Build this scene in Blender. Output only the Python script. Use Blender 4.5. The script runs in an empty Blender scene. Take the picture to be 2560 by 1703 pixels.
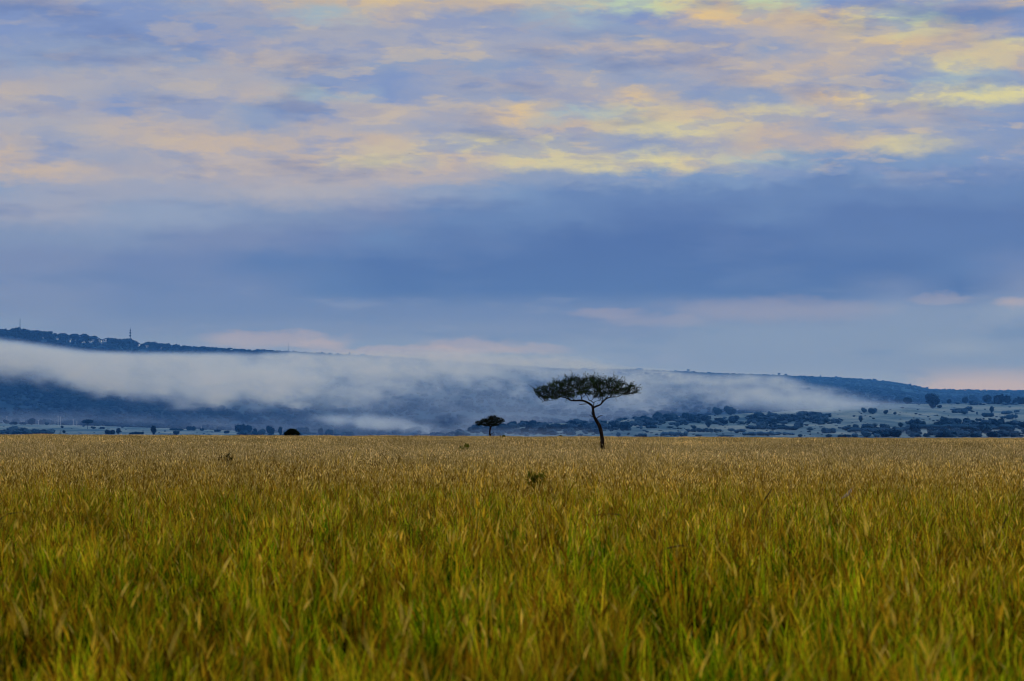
import bpy, math, random
import numpy as np
from mathutils import Matrix, Vector, noise as mnoise

random.seed(7)
rng = np.random.default_rng(11)
sc = bpy.context.scene
COL = sc.collection
PI = math.pi

# ------------------------------------------------------------------ camera
EYE = 2.3
FPX = 100.0 / 36.0 * 2560.0
HORIZON = 1085.0
pitch = math.atan((HORIZON - 851.5) / FPX)
cam_d = bpy.data.cameras.new('camera')
cam_d.lens = 100.0
cam_d.sensor_width = 36.0
cam_d.clip_start = 0.1
cam_d.clip_end = 60000.0
cam_d.dof.use_dof = True
cam_d.dof.focus_distance = 262.0
cam_d.dof.aperture_fstop = 3.8
cam = bpy.data.objects.new('camera', cam_d)
COL.objects.link(cam)
RM = Matrix.Rotation(PI / 2 + pitch, 3, 'X') @ Matrix.Rotation(0.0039, 3, 'Z')
cam.matrix_world = Matrix.Translation((0, 0, EYE)) @ RM.to_4x4()
sc.camera = cam
RN = np.array(RM)


def ray(px, py):
    """(X/Y, Z/Y) of the view ray through a pixel of the photograph"""
    d = RN @ np.array([(px - 1280.0) / FPX, -(py - 851.5) / FPX, -1.0])
    return d[0] / d[1], d[2] / d[1]


def at(px, py, Y):
    u, s = ray(px, py)
    return np.array([u * Y, Y, EYE + s * Y])


# ------------------------------------------------------------------ helpers
def tag(o, label=None, cat=None, group=None, kind=None):
    if label: o['label'] = label
    if cat: o['category'] = cat
    if group: o['group'] = group
    if kind: o['kind'] = kind
    return o


def mesh_obj(name, verts, faces, mat=None, parent=None, link=True, smooth=False):
    me = bpy.data.meshes.new(name)
    if isinstance(verts, np.ndarray): verts = verts.reshape(-1, 3).tolist()
    if isinstance(faces, np.ndarray): faces = faces.tolist()
    me.from_pydata(verts, [], faces)
    if smooth:
        me.polygons.foreach_set('use_smooth', [True] * len(me.polygons))
    me.update()
    o = bpy.data.objects.new(name, me)
    if mat: me.materials.append(mat)
    if link: COL.objects.link(o)
    if parent: o.parent = parent
    return o


def empty(name, loc):
    o = bpy.data.objects.new(name, None)
    o.empty_display_size = 0.5
    o.location = loc
    COL.objects.link(o)
    return o


class MB:
    def __init__(s):
        s.v = []; s.f = []

    def box(s, x0, x1, y0, y1, z0, z1):
        b = len(s.v)
        s.v += [(x, y, z) for z in (z0, z1) for (x, y) in ((x0, y0), (x1, y0), (x1, y1), (x0, y1))]
        s.f += [(b + i for i in q) for q in ((3, 2, 1, 0), (4, 5, 6, 7), (0, 1, 5, 4), (1, 2, 6, 5), (2, 3, 7, 6), (3, 0, 4, 7))]
        s.f = [tuple(q) for q in s.f]

    def tube(s, pts, radii, n=6, cap=True, wob=0.0):
        pts = [np.array(p, float) for p in pts]
        rings = []
        for i, p in enumerate(pts):
            a = pts[max(i - 1, 0)]; b = pts[min(i + 1, len(pts) - 1)]
            t = b - a; t = t / (np.linalg.norm(t) + 1e-9)
            ref = np.array([0, 1.0, 0]) if abs(t[1]) < 0.9 else np.array([1.0, 0, 0])
            e1 = np.cross(t, ref); e1 /= np.linalg.norm(e1) + 1e-9
            e2 = np.cross(t, e1)
            base = len(s.v)
            for k in range(n):
                an = 2 * PI * k / n
                r = radii[i] * (1 + (random.uniform(-wob, wob) if wob else 0))
                q = p + (e1 * math.cos(an) + e2 * math.sin(an)) * r
                s.v.append(tuple(q))
            rings.append(base)
        for a, b in zip(rings, rings[1:]):
            for k in range(n):
                s.f.append((a + k, a + (k + 1) % n, b + (k + 1) % n, b + k))
        if cap:
            s.f.append(tuple(rings[-1] + k for k in range(n)))
            s.f.append(tuple(rings[0] + k for k in reversed(range(n))))

    def build(s, name, mat, parent=None, link=True, smooth=False):
        return mesh_obj(name, s.v, s.f, mat, parent, link, smooth)


# ------------------------------------------------------------------ materials
def srgb(r, g, b):
    def c(x):
        x /= 255.0
        return x / 12.92 if x <= 0.04045 else ((x + 0.055) / 1.055) ** 2.4
    return (c(r), c(g), c(b), 1.0)


def new_mat(name):
    m = bpy.data.materials.new(name)
    m.use_nodes = True
    nt = m.node_tree
    nt.nodes.clear()
    return m, nt


def N(nt, typ, **kw):
    n = nt.nodes.new(typ)
    for k, v in kw.items():
        if k == 'inp':
            for kk, vv in v.items():
                n.inputs[kk].default_value = vv
        else:
            setattr(n, k, v)
    return n


def mathn(nt, op, a, b=None, c=None, clamp=False):
    n = nt.nodes.new('ShaderNodeMath'); n.operation = op; n.use_clamp = clamp
    for i, v in enumerate((a, b, c)):
        if v is None: continue
        if isinstance(v, (int, float)): n.inputs[i].default_value = v
        else: nt.links.new(v, n.inputs[i])
    return n.outputs[0]


def ramp(nt, fac, stops, interp='LINEAR'):
    n = nt.nodes.new('ShaderNodeValToRGB')
    cr = n.color_ramp; cr.interpolation = interp
    while len(cr.elements) > 1: cr.elements.remove(cr.elements[-1])
    cr.elements[0].position = stops[0][0]; cr.elements[0].color = stops[0][1]
    for p, c in stops[1:]:
        e = cr.elements.new(p); e.color = c
    if fac is not None: nt.links.new(fac, n.inputs[0])
    return n.outputs[0]


def mixc(nt, fac, a, b, mode='MIX'):
    n = nt.nodes.new('ShaderNodeMix'); n.data_type = 'RGBA'; n.blend_type = mode
    for i, v in ((0, fac), (6, a), (7, b)):
        if isinstance(v, (int, float)): n.inputs[i].default_value = v
        elif isinstance(v, tuple): n.inputs[i].default_value = v
        else: nt.links.new(v, n.inputs[i])
    return n.outputs[2]


def noise_mat(name, stops, scale=1.0, rough=0.9, stretch=(1, 1, 1), detail=6.0, bump=0.0, transl=0.0, coord='Object', rnd=0.0):
    """diffuse surface whose colour follows a noise through a ramp"""
    m, nt = new_mat(name)
    out = N(nt, 'ShaderNodeOutputMaterial')
    if coord == 'World':
        src = N(nt, 'ShaderNodeNewGeometry').outputs['Position']
    else:
        src = N(nt, 'ShaderNodeTexCoord').outputs['Object']
    mp = N(nt, 'ShaderNodeMapping'); mp.inputs['Scale'].default_value = stretch
    nt.links.new(src, mp.inputs['Vector'])
    nz = N(nt, 'ShaderNodeTexNoise', inp={'Scale': scale, 'Detail': detail, 'Roughness': 0.65})
    nt.links.new(mp.outputs[0], nz.inputs['Vector'])
    fac = nz.outputs['Fac']
    if rnd:
        oi = N(nt, 'ShaderNodeObjectInfo')
        fac = mathn(nt, 'ADD', fac, mathn(nt, 'MULTIPLY', mathn(nt, 'SUBTRACT', oi.outputs['Random'], 0.5), rnd))
    col = ramp(nt, fac, stops)
    bs = N(nt, 'ShaderNodeBsdfDiffuse')
    nt.links.new(col, bs.inputs['Color'])
    sh = bs.outputs[0]
    if bump:
        bp = N(nt, 'ShaderNodeBump', inp={'Strength': bump})
        nt.links.new(nz.outputs['Fac'], bp.inputs['Height'])
        nt.links.new(bp.outputs[0], bs.inputs['Normal'])
    if transl:
        tr = N(nt, 'ShaderNodeBsdfTranslucent')
        nt.links.new(col, tr.inputs['Color'])
        mx = N(nt, 'ShaderNodeMixShader', inp={0: transl})
        nt.links.new(sh, mx.inputs[1]); nt.links.new(tr.outputs[0], mx.inputs[2])
        sh = mx.outputs[0]
    nt.links.new(sh, out.inputs['Surface'])
    return m


def C(r, g, b): return (r, g, b, 1.0)


M_soil = noise_mat('savanna_soil', [(0.3, C(.025, .018, .007)), (0.7, C(.08, .06, .02))], 0.5, coord='World')
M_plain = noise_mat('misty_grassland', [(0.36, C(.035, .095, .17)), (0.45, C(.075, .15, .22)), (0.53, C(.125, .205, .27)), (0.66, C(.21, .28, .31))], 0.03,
                    stretch=(1, 0.22, 1), detail=12.0, coord='World')  # pale blue mist cover is painted into the ground colour
M_hill = noise_mat('hill_slope', [(0.3, C(.012, .05, .12)), (0.7, C(.03, .08, .165))], 0.02, detail=10.0, coord='World')  # aerial haze painted in as blue base colour, also in the far foliage below
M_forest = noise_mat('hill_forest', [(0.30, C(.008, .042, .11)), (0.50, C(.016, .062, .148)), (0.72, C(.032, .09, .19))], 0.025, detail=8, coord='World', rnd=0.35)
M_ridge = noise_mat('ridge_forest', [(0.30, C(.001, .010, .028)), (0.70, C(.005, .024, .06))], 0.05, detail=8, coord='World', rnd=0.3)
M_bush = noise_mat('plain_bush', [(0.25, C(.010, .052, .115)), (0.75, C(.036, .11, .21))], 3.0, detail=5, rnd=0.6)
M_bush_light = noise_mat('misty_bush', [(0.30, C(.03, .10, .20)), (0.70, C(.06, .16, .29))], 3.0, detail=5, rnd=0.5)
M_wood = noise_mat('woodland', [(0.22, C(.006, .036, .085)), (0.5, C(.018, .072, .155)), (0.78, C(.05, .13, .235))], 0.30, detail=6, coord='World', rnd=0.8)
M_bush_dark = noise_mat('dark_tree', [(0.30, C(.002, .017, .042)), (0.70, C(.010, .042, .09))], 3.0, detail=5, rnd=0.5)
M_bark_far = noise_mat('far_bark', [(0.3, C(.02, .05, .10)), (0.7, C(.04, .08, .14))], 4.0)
M_bark = noise_mat('acacia_bark', [(0.35, C(.006, .005, .004)), (0.55, C(.028, .02, .015)), (0.72, C(.09, .065, .05))], 2.6, stretch=(5, 5, .8), bump=0.9, detail=9)
M_leaf = noise_mat('acacia_leaf', [(0.3, C(.005, .010, .004)), (0.52, C(.018, .040, .010)), (0.72, C(.07, .14, .03))], 0.9, transl=0.25, detail=4)
M_leaf2 = noise_mat('dark_leaf', [(0.3, C(.004, .008, .006)), (0.7, C(.012, .022, .012))], 1.5, transl=0.1)
M_shrub = noise_mat('shrub_leaf', [(0.3, C(.05, .07, .006)), (0.7, C(.22, .24, .02))], 3.0, transl=0.3)
M_stem = noise_mat('dead_stem', [(0.3, C(.05, .035, .010)), (0.7, C(.13, .095, .03))], 3.0)
M_plume = noise_mat('pale_plume', [(0.3, C(.5, .4, .3)), (0.7, C(.75, .65, .52))], 8.0, transl=0.4)
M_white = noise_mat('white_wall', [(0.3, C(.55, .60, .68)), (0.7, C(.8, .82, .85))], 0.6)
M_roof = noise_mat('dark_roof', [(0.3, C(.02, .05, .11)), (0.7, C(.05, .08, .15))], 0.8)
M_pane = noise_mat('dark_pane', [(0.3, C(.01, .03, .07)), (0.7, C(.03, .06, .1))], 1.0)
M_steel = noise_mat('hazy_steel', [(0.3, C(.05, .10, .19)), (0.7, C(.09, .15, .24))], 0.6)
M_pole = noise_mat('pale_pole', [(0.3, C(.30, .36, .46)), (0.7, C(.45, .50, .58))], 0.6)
M_bird = noise_mat('bird_feather', [(0.3, C(.01, .01, .012)), (0.7, C(.03, .03, .035))], 8.0)


def grass_mat(name, far=0.0):
    m, nt = new_mat(name)
    out = N(nt, 'ShaderNodeOutputMaterial')
    at_ = N(nt, 'ShaderNodeAttribute', attribute_name='tone')
    sep = N(nt, 'ShaderNodeSeparateColor')
    nt.links.new(at_.outputs['Color'], sep.inputs[0])
    rnd, hgt, typ = sep.outputs
    geo = N(nt, 'ShaderNodeNewGeometry')
    oi = N(nt, 'ShaderNodeObjectInfo')

    def nz(scale, st, detail=3.0):
        mp = N(nt, 'ShaderNodeMapping'); mp.inputs['Scale'].default_value = st
        nt.links.new(geo.outputs['Position'], mp.inputs['Vector'])
        q = N(nt, 'ShaderNodeTexNoise', inp={'Scale': scale, 'Detail': detail, 'Roughness': 0.6})
        nt.links.new(mp.outputs[0], q.inputs['Vector'])
        return q.outputs['Fac']
    patch = nz(1.15, (1, .30, .15), 3.0)
    patch2 = nz(3.2, (1, .35, .2), 2.0)
    patch3 = nz(0.28, (1, .45, 0), 2.0)
    band = nz(0.016, (1, .5, 0), 3.0)
    # distance along the field: the far grass stands drier
    sepp = N(nt, 'ShaderNodeSeparateXYZ'); nt.links.new(geo.outputs['Position'], sepp.inputs[0])
    dry = mathn(nt, 'MULTIPLY', mathn(nt, 'SUBTRACT', sepp.outputs['Y'], 30.0), 1 / 150.0, clamp=True)
    dry = mathn(nt, 'POWER', dry, 0.9)
    # leaves
    lf = mathn(nt, 'ADD', mathn(nt, 'MULTIPLY', mathn(nt, 'SUBTRACT', rnd, 0.5), .85), mathn(nt, 'MULTIPLY', mathn(nt, 'SUBTRACT', patch, 0.5), 2.3))
    lf = mathn(nt, 'ADD', lf, mathn(nt, 'MULTIPLY', mathn(nt, 'SUBTRACT', patch3, 0.5), .8))
    lf = mathn(nt, 'ADD', lf, mathn(nt, 'MULTIPLY', mathn(nt, 'SUBTRACT', oi.outputs['Random'], .5), .30))
    lf = mathn(nt, 'ADD', lf, mathn(nt, 'MULTIPLY_ADD', mathn(nt, 'SUBTRACT', patch2, 0.5), 1.0, .495))
    green = ramp(nt, lf, [(0.0, C(.006, .014, .001)), (0.14, C(.02, .05, .001)), (0.26, C(.07, .21, .002)), (0.38, C(.22, .40, .003)), (0.50, C(.56, .60, .006)), (0.60, C(.82, .64, .02)),
                          (0.70, C(.66, .38, .012)), (0.80, C(.40, .16, .005)), (0.90, C(.07, .035, .002)), (1.0, C(.015, .010, .001))])
    drycol = ramp(nt, rnd, [(0.0, C(.02, .014, .002)), (0.30, C(.16, .095, .010)), (0.55, C(.40, .25, .026)), (0.8, C(.62, .42, .07)), (1.0, C(.80, .64, .22))])
    leafc = mixc(nt, mathn(nt, 'MULTIPLY', dry, 0.9), green, drycol)
    headg = ramp(nt, mathn(nt, 'ADD', mathn(nt, 'MULTIPLY', rnd, .7), mathn(nt, 'MULTIPLY', patch2, .3)),
                 [(0.1, C(.08, .035, .003)), (0.35, C(.34, .17, .006)), (0.6, C(.62, .41, .02)), (0.9, C(.84, .66, .16))])
    headd = ramp(nt, rnd, [(0.0, C(.07, .045, .008)), (0.3, C(.30, .21, .05)), (0.6, C(.58, .43, .15)), (0.85, C(.82, .64, .30)), (1.0, C(.95, .80, .50))])
    headc = mixc(nt, dry, headg, headd)
    col = mixc(nt, typ, leafc, headc)
    base_shade = ramp(nt, hgt, [(0.0, C(.10, .08, .06)), (0.40, C(.28, .25, .20)), (0.78, C(1, 1, 1))])  # paints shade between blades into the colour: darker, browner toward the base
    col = mixc(nt, 1.0, col, base_shade, 'MULTIPLY')
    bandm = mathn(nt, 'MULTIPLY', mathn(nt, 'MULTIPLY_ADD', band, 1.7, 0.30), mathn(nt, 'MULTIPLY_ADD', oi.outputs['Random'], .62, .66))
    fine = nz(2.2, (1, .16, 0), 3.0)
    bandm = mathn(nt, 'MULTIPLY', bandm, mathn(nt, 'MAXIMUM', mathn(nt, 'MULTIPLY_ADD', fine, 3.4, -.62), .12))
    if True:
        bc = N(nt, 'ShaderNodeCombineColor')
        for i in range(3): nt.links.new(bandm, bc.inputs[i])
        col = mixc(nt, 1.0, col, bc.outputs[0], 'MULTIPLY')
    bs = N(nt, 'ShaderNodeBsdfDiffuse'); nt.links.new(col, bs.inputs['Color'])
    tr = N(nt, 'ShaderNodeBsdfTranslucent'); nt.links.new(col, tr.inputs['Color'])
    mx = N(nt, 'ShaderNodeMixShader', inp={0: 0.32})
    nt.links.new(bs.outputs[0], mx.inputs[1]); nt.links.new(tr.outputs[0], mx.inputs[2])
    nt.links.new(mx.outputs[0], out.inputs['Surface'])
    return m


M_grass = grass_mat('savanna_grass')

# ------------------------------------------------------------------ terrain
def curve(pts):
    xs = np.array([p[0] for p in pts], float); ys = np.array([p[1] for p in pts], float)
    return lambda x: np.interp(x, xs, ys)


ridge_y = curve([(-700, 800), (0, 832), (50, 829), (130, 839), (220, 848), (300, 857), (330, 859), (400, 868), (480, 874), (560, 877), (640, 879), (720, 881), (800, 886),
                 (900, 892), (1000, 897), (1200, 910), (1400, 925), (1450, 924), (1560, 926), (1700, 931), (1800, 936), (1900, 939), (2050, 946), (2130, 950),
                 (2200, 955), (2260, 964), (2300, 971), (2330, 977), (2400, 979), (2560, 980), (3300, 985)])
foot_y = curve([(-700, 1050), (0, 1060), (250, 1066), (480, 1074), (640, 1081), (780, 1088), (900, 1093), (1020, 1094), (1090, 1092), (1150, 1078), (1220, 1069), (1300, 1063), (1400, 1057),
                (1500, 1054), (1640, 1043), (1750, 1039), (1850, 1034), (1960, 1028), (2060, 1021), (2200, 1010), (2350, 1009), (2560, 1005), (3300, 990)])
ridge_r = curve([(-700, 2750), (0, 2900), (700, 3300), (1300, 3800), (2560, 4500), (3300, 4700)])
foot_r = curve([(-700, 2150), (0, 2150), (900, 2100), (1100, 1750), (1300, 1750), (1700, 1950), (2560, 2250), (3300, 2300)])
EDGE = 955.0


def px_of_u(u):
    return 1280.0 + u * FPX


def fbm(x, y, z=0.0, o=4):
    return mnoise.fractal(Vector((x, y, z)), 1.0, 2.0, o)


RR = np.concatenate([np.array([-40, 4.0, 10, 16]), np.linspace(20, 940, 24), np.linspace(955, 1250, 8), np.linspace(1290, 2440, 36), np.linspace(2470, 4800, 70), np.array([5200, 6500, 9000])])


def profile(u):
    """terrain heights over RR along the direction X = u Y"""
    px = px_of_u(u)
    F = float(foot_r(px)); R = float(ridge_r(px))
    s_f = ray(px, foot_y(px))[1]; s_r = ray(px, ridge_y(px))[1]
    zf = EYE + s_f * F; zr = EYE + s_r * R
    z1 = EYE + ray(px, 1113)[1] * 1250
    zz = np.zeros(len(RR))
    F2 = F + 180; zf2 = zf - (3.0 if px > 1050 else -3.0)
    for i, r in enumerate(RR):
        if r <= EDGE: z = 0.0
        elif r <= 1250:
            t = (r - EDGE) / (1250 - EDGE); z = z1 * t * t * (3 - 2 * t)
        elif r <= F:
            t = (r - 1250) / (F - 1250); z = z1 + (zf - z1) * t ** 1.15
        elif r <= F2:
            t = (r - F) / (F2 - F); z = zf + (zf2 - zf) * t
        elif r <= R:
            t = (r - F2) / (R - F2)
            tt = 0.55 * t + 0.45 * t * t * (3 - 2 * t)
            z = zf2 + (zr - zf2) * tt
            w = math.sin(PI * t) ** 0.8 if 0 < t < 1 else 0
            z += w * float(np.interp(px, [0, 600, 1200], [1, .8, .35])) * (12 * fbm(u * r / 330, r / 700, 3.1) + 5 * fbm(u * r / 90, r / 140, 9.0))
        else:
            z = zr - 0.004 * (r - R)
        zz[i] = z
    return zz


UU = np.linspace(-0.42, 0.42, 240)
ZZ = np.array([profile(u) for u in UU])


def terrain(u, r):
    fu = np.clip((u - UU[0]) / (UU[1] - UU[0]), 0, len(UU) - 1.001)
    i = int(fu); t = fu - i
    return (1 - t) * np.interp(r, RR, ZZ[i]) + t * np.interp(r, RR, ZZ[i + 1])


def hit(px, py, rmin=1100, rmax=4800):
    """first distance where the view ray meets the terrain"""
    u, s = ray(px, py)
    rs = np.linspace(rmin, rmax, 900)
    fu = np.clip((u - UU[0]) / (UU[1] - UU[0]), 0, len(UU) - 1.001)
    i = int(fu); t = fu - i
    zs = (1 - t) * np.interp(rs, RR, ZZ[i]) + t * np.interp(rs, RR, ZZ[i + 1])
    k = np.nonzero(zs >= EYE + s * rs)[0]
    if len(k) == 0: return None
    r = rs[k[0]]
    return np.array([u * r, r, zs[k[0]]])


def terrain_sheet(name, j0, j1, mats, matsel):
    nu = len(UU); js = list(range(j0, j1))
    V = []
    for i, u in enumerate(UU):
        for j in js:
            r = RR[j]
            x = u * r if r > 30 else u * 30 * 1.0
            V.append((x, r, ZZ[i][j]))
    F = []; mi = []
    n = len(js)
    for i in range(nu - 1):
        for k in range(n - 1):
            a = i * n + k
            F.append((a, a + n, a + n + 1, a + 1)); mi.append(matsel(RR[js[k]], px_of_u(UU[i])))
    o = mesh_obj(name, V, F, mats[0], smooth=True)
    for m in mats[1:]: o.data.materials.append(m)
    o.data.polygons.foreach_set('material_index', mi)
    return o


jsplit = int(np.argmin(abs(RR - 2440)))
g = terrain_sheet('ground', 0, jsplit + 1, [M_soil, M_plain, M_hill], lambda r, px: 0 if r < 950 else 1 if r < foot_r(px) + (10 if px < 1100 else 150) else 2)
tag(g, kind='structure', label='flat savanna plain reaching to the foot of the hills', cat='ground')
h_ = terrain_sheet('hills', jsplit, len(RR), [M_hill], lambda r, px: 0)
tag(h_, kind='structure', label='long blue hills behind the plain', cat='hills')


# ------------------------------------------------------------------ instancing of uncountable growth
def instancer(name, pts, rots, scls, idxs, coll, label, cat):
    me = bpy.data.meshes.new(name)
    me.from_pydata([tuple(p) for p in pts], [], [])
    for nm, typ, arr in (('rot', 'FLOAT_VECTOR', rots), ('scl', 'FLOAT_VECTOR', scls)):
        a = me.attributes.new(nm, typ, 'POINT'); a.data.foreach_set('vector', np.asarray(arr, np.float32).ravel())
    a = me.attributes.new('idx', 'INT', 'POINT'); a.data.foreach_set('value', np.asarray(idxs, np.int32))
    o = bpy.data.objects.new(name, me); COL.objects.link(o)
    ng = bpy.data.node_groups.new(name + '_spread', 'GeometryNodeTree')
    ng.interface.new_socket('Geometry', in_out='INPUT', socket_type='NodeSocketGeometry')
    ng.interface.new_socket('Geometry', in_out='OUTPUT', socket_type='NodeSocketGeometry')
    gi = ng.nodes.new('NodeGroupInput'); go = ng.nodes.new('NodeGroupOutput')
    ci = ng.nodes.new('GeometryNodeCollectionInfo')
    ci.inputs['Collection'].default_value = coll
    ci.inputs['Separate Children'].default_value = True
    ci.inputs['Reset Children'].default_value = True
    ip = ng.nodes.new('GeometryNodeInstanceOnPoints')
    ip.inputs['Pick Instance'].default_value = True

    def na(nm, typ):
        n = ng.nodes.new('GeometryNodeInputNamedAttribute'); n.data_type = typ
        n.inputs['Name'].default_value = nm
        return n.outputs['Attribute']
    e2r = ng.nodes.new('FunctionNodeEulerToRotation')
    L = ng.links.new
    L(na('rot', 'FLOAT_VECTOR'), e2r.inputs[0])
    L(gi.outputs[0], ip.inputs['Points']); L(ci.outputs[0], ip.inputs['Instance'])
    L(na('idx', 'INT'), ip.inputs['Instance Index'])
    L(e2r.outputs[0], ip.inputs['Rotation'])
    L(na('scl', 'FLOAT_VECTOR'), ip.inputs['Scale'])
    L(ip.outputs[0], go.inputs[0])
    md = o.modifiers.new('spread', 'NODES'); md.node_group = ng
    tag(o, label, cat, kind='stuff')
    return o


# ---- grass clumps
def grass_tile(name, half, n_leaf, n_stem, wl, ws, hl, hs, head_len, head_w, seed, bend=1.0):
    r = np.random.default_rng(seed)
    V = []; F = []; T = []

    def ribbon(base, ang, lean, length, width, segs, tone, typ, curl, taper=True, z0frac=0.0):
        d = np.array([math.cos(ang), math.sin(ang)])
        side = np.array([-math.sin(ang + r.uniform(-.6, .6)), math.cos(ang), 0.0])
        b = len(V)
        p = np.array([base[0], base[1], base[2]], float)
        th = lean
        for k in range(segs + 1):
            f = k / segs
            w = width * ((1 - f ** 1.6) if taper else 1.0) * 0.5 + 0.0004
            V.append(tuple(p - side * w)); V.append(tuple(p + side * w))
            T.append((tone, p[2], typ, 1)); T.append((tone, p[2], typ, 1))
            st = length / segs
            p = p + np.array([d[0] * math.sin(th), d[1] * math.sin(th), math.cos(th)]) * st
            th += curl / segs
        for k in range(segs):
            a = b + 2 * k
            F.append((a, a + 1, a + 3, a + 2))
        return p, th, d

    nt_ = max(4, n_leaf // 22)
    tufts = [(r.uniform(-half, half), r.uniform(-half, half), r.random(), r.uniform(.7, 1.2)) for _ in range(nt_)]
    for _ in range(n_leaf):
        tx, ty, tt, th_ = tufts[int(r.integers(nt_))]
        sp_ = half * .16
        ribbon((tx + r.normal(0, sp_), ty + r.normal(0, sp_), 0), r.uniform(0, 2 * PI), abs(r.normal(0, .2)) if r.random() < .86 else r.uniform(.4, .9), hl * th_ * r.uniform(.55, 1.2), wl * r.uniform(.4, 1.6), 5,
               min(1, max(0, tt * .7 + r.random() * .3 + r.normal(0, .12))), 0.0, r.uniform(.1, 1.3) * bend)
    for _ in range(n_stem):
        a = r.normal(0.3, 1.3) if r.random() < .6 else r.uniform(0, 2 * PI)
        tone = r.random()
        tx, ty, tt, th_ = tufts[int(r.integers(nt_))]
        p, th, d = ribbon((tx + r.normal(0, half * .28), ty + r.normal(0, half * .28), 0), a, abs(r.normal(0.03, .11)), hs * r.uniform(.55, 1.22), ws, 3, tone, 0.30, r.uniform(0, .35) * bend, taper=False)
        # seed head: two crossed spindle ribbons that nod
        L = head_len * r.uniform(.6, 1.35); W = head_w * r.uniform(.6, 1.3)
        for q in range(2):
            b = len(V); aa = a + q * PI / 2
            side = np.array([-math.sin(aa), math.cos(aa), 0.0])
            pp = p.copy(); t2 = th
            prof = (0.25, 1.0, 0.85, 0.45, 0.05)
            for k, w in enumerate(prof):
                V.append(tuple(pp - side * W * w * .5)); V.append(tuple(pp + side * W * w * .5))
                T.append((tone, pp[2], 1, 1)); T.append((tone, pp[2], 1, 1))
                pp = pp + np.array([d[0] * math.sin(t2), d[1] * math.sin(t2), math.cos(t2)]) * L / 4
                t2 += 0.14
            for k in range(4):
                c = b + 2 * k
                F.append((c, c + 1, c + 3, c + 2))
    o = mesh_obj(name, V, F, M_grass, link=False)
    at_ = o.data.color_attributes.new('tone', 'FLOAT_COLOR', 'POINT')
    at_.data.foreach_set('color', np.asarray(T, np.float32).ravel())
    return o


def spread_pts(y0, y1, cell, margin, jit=0.5, clearing=None):
    P = []
    y = y0
    while y < y1:
        hw = 0.18 * y * 1.12 + margin
        n = int(2 * hw / cell) + 1
        xs = -hw + cell * (np.arange(n) + 0.5)
        xs = xs + rng.uniform(-jit, jit, n) * cell
        ys = y + rng.uniform(-jit, jit, n) * cell
        P.append(np.stack([xs, ys, np.zeros(n)], 1))
        y += cell
    return np.concatenate(P)


coll_g = bpy.data.collections.new('grass_tiles')
near_ids, mid_ids, far_ids = [], [], []
tiles = []
for k in range(8):
    tiles.append(grass_tile('a%02d_near_tuft' % k, .36, 120, (10, 6, 2, 7)[k % 4], .017, .005, .84, .80, .15, .014, 100 + k))
for k in range(6):
    tiles.append(grass_tile('b%02d_mid_tuft' % k, 0.9, 270, 85, .022, .007, .70, .74, .15, .021, 200 + k))
for k in range(6):
    tiles.append(grass_tile('c%02d_far_tuft' % k, 2.1, 240, 520, .028, .012, .58, .74, .17, .034, 300 + k))
for t in tiles: coll_g.objects.link(t)

pn = spread_pts(11.0, 72, .46, 3.0); pn = pn[np.array([fbm(q[0] * 1.3, q[1] * .8, 8.0, 2) for q in pn]) + rng.normal(0, .12, len(pn)) > -.30]
pm = spread_pts(70, 300, 1.5, 6.0)
pf = spread_pts(296, 972, 3.4, 14.0)


def ground_noise(p, s, z): return np.array([fbm(q[0] * s, q[1] * s * .6, z, 3) for q in p])


sn = 0.94 + 0.55 * ground_noise(pn, 1.1, 1.0) + rng.uniform(-.2, .2, len(pn))
sm = 0.80 + 0.34 * ground_noise(pm, .35, 2.0) + rng.uniform(-.1, .1, len(pm))
sf = 1.0 + 0.36 * ground_noise(pf, .06, 3.0) + rng.uniform(-.08, .08, len(pf))
P = np.concatenate([pn, pm, pf]); S = np.concatenate([sn, sm, sf])
for i in range(len(P)):
    if P[i, 1] > 950: P[i, 2] = terrain(P[i, 0] / P[i, 1], P[i, 1]) - .02
IDX = np.concatenate([rng.integers(0, 8, len(pn)), 8 + rng.integers(0, 6, len(pm)), 14 + rng.integers(0, 6, len(pf))])
ROT = np.stack([rng.normal(0, .05, len(P)), rng.normal(0, .05, len(P)), rng.uniform(0, 2 * PI, len(P))], 1)
SCL = np.stack([rng.uniform(.9, 1.15, len(P)), rng.uniform(.9, 1.15, len(P)), np.clip(S, .55, 1.5)], 1)
instancer('grass', P, ROT, SCL, IDX, coll_g, 'tall green and straw coloured grass with seed heads over the whole field', 'grass')


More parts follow.
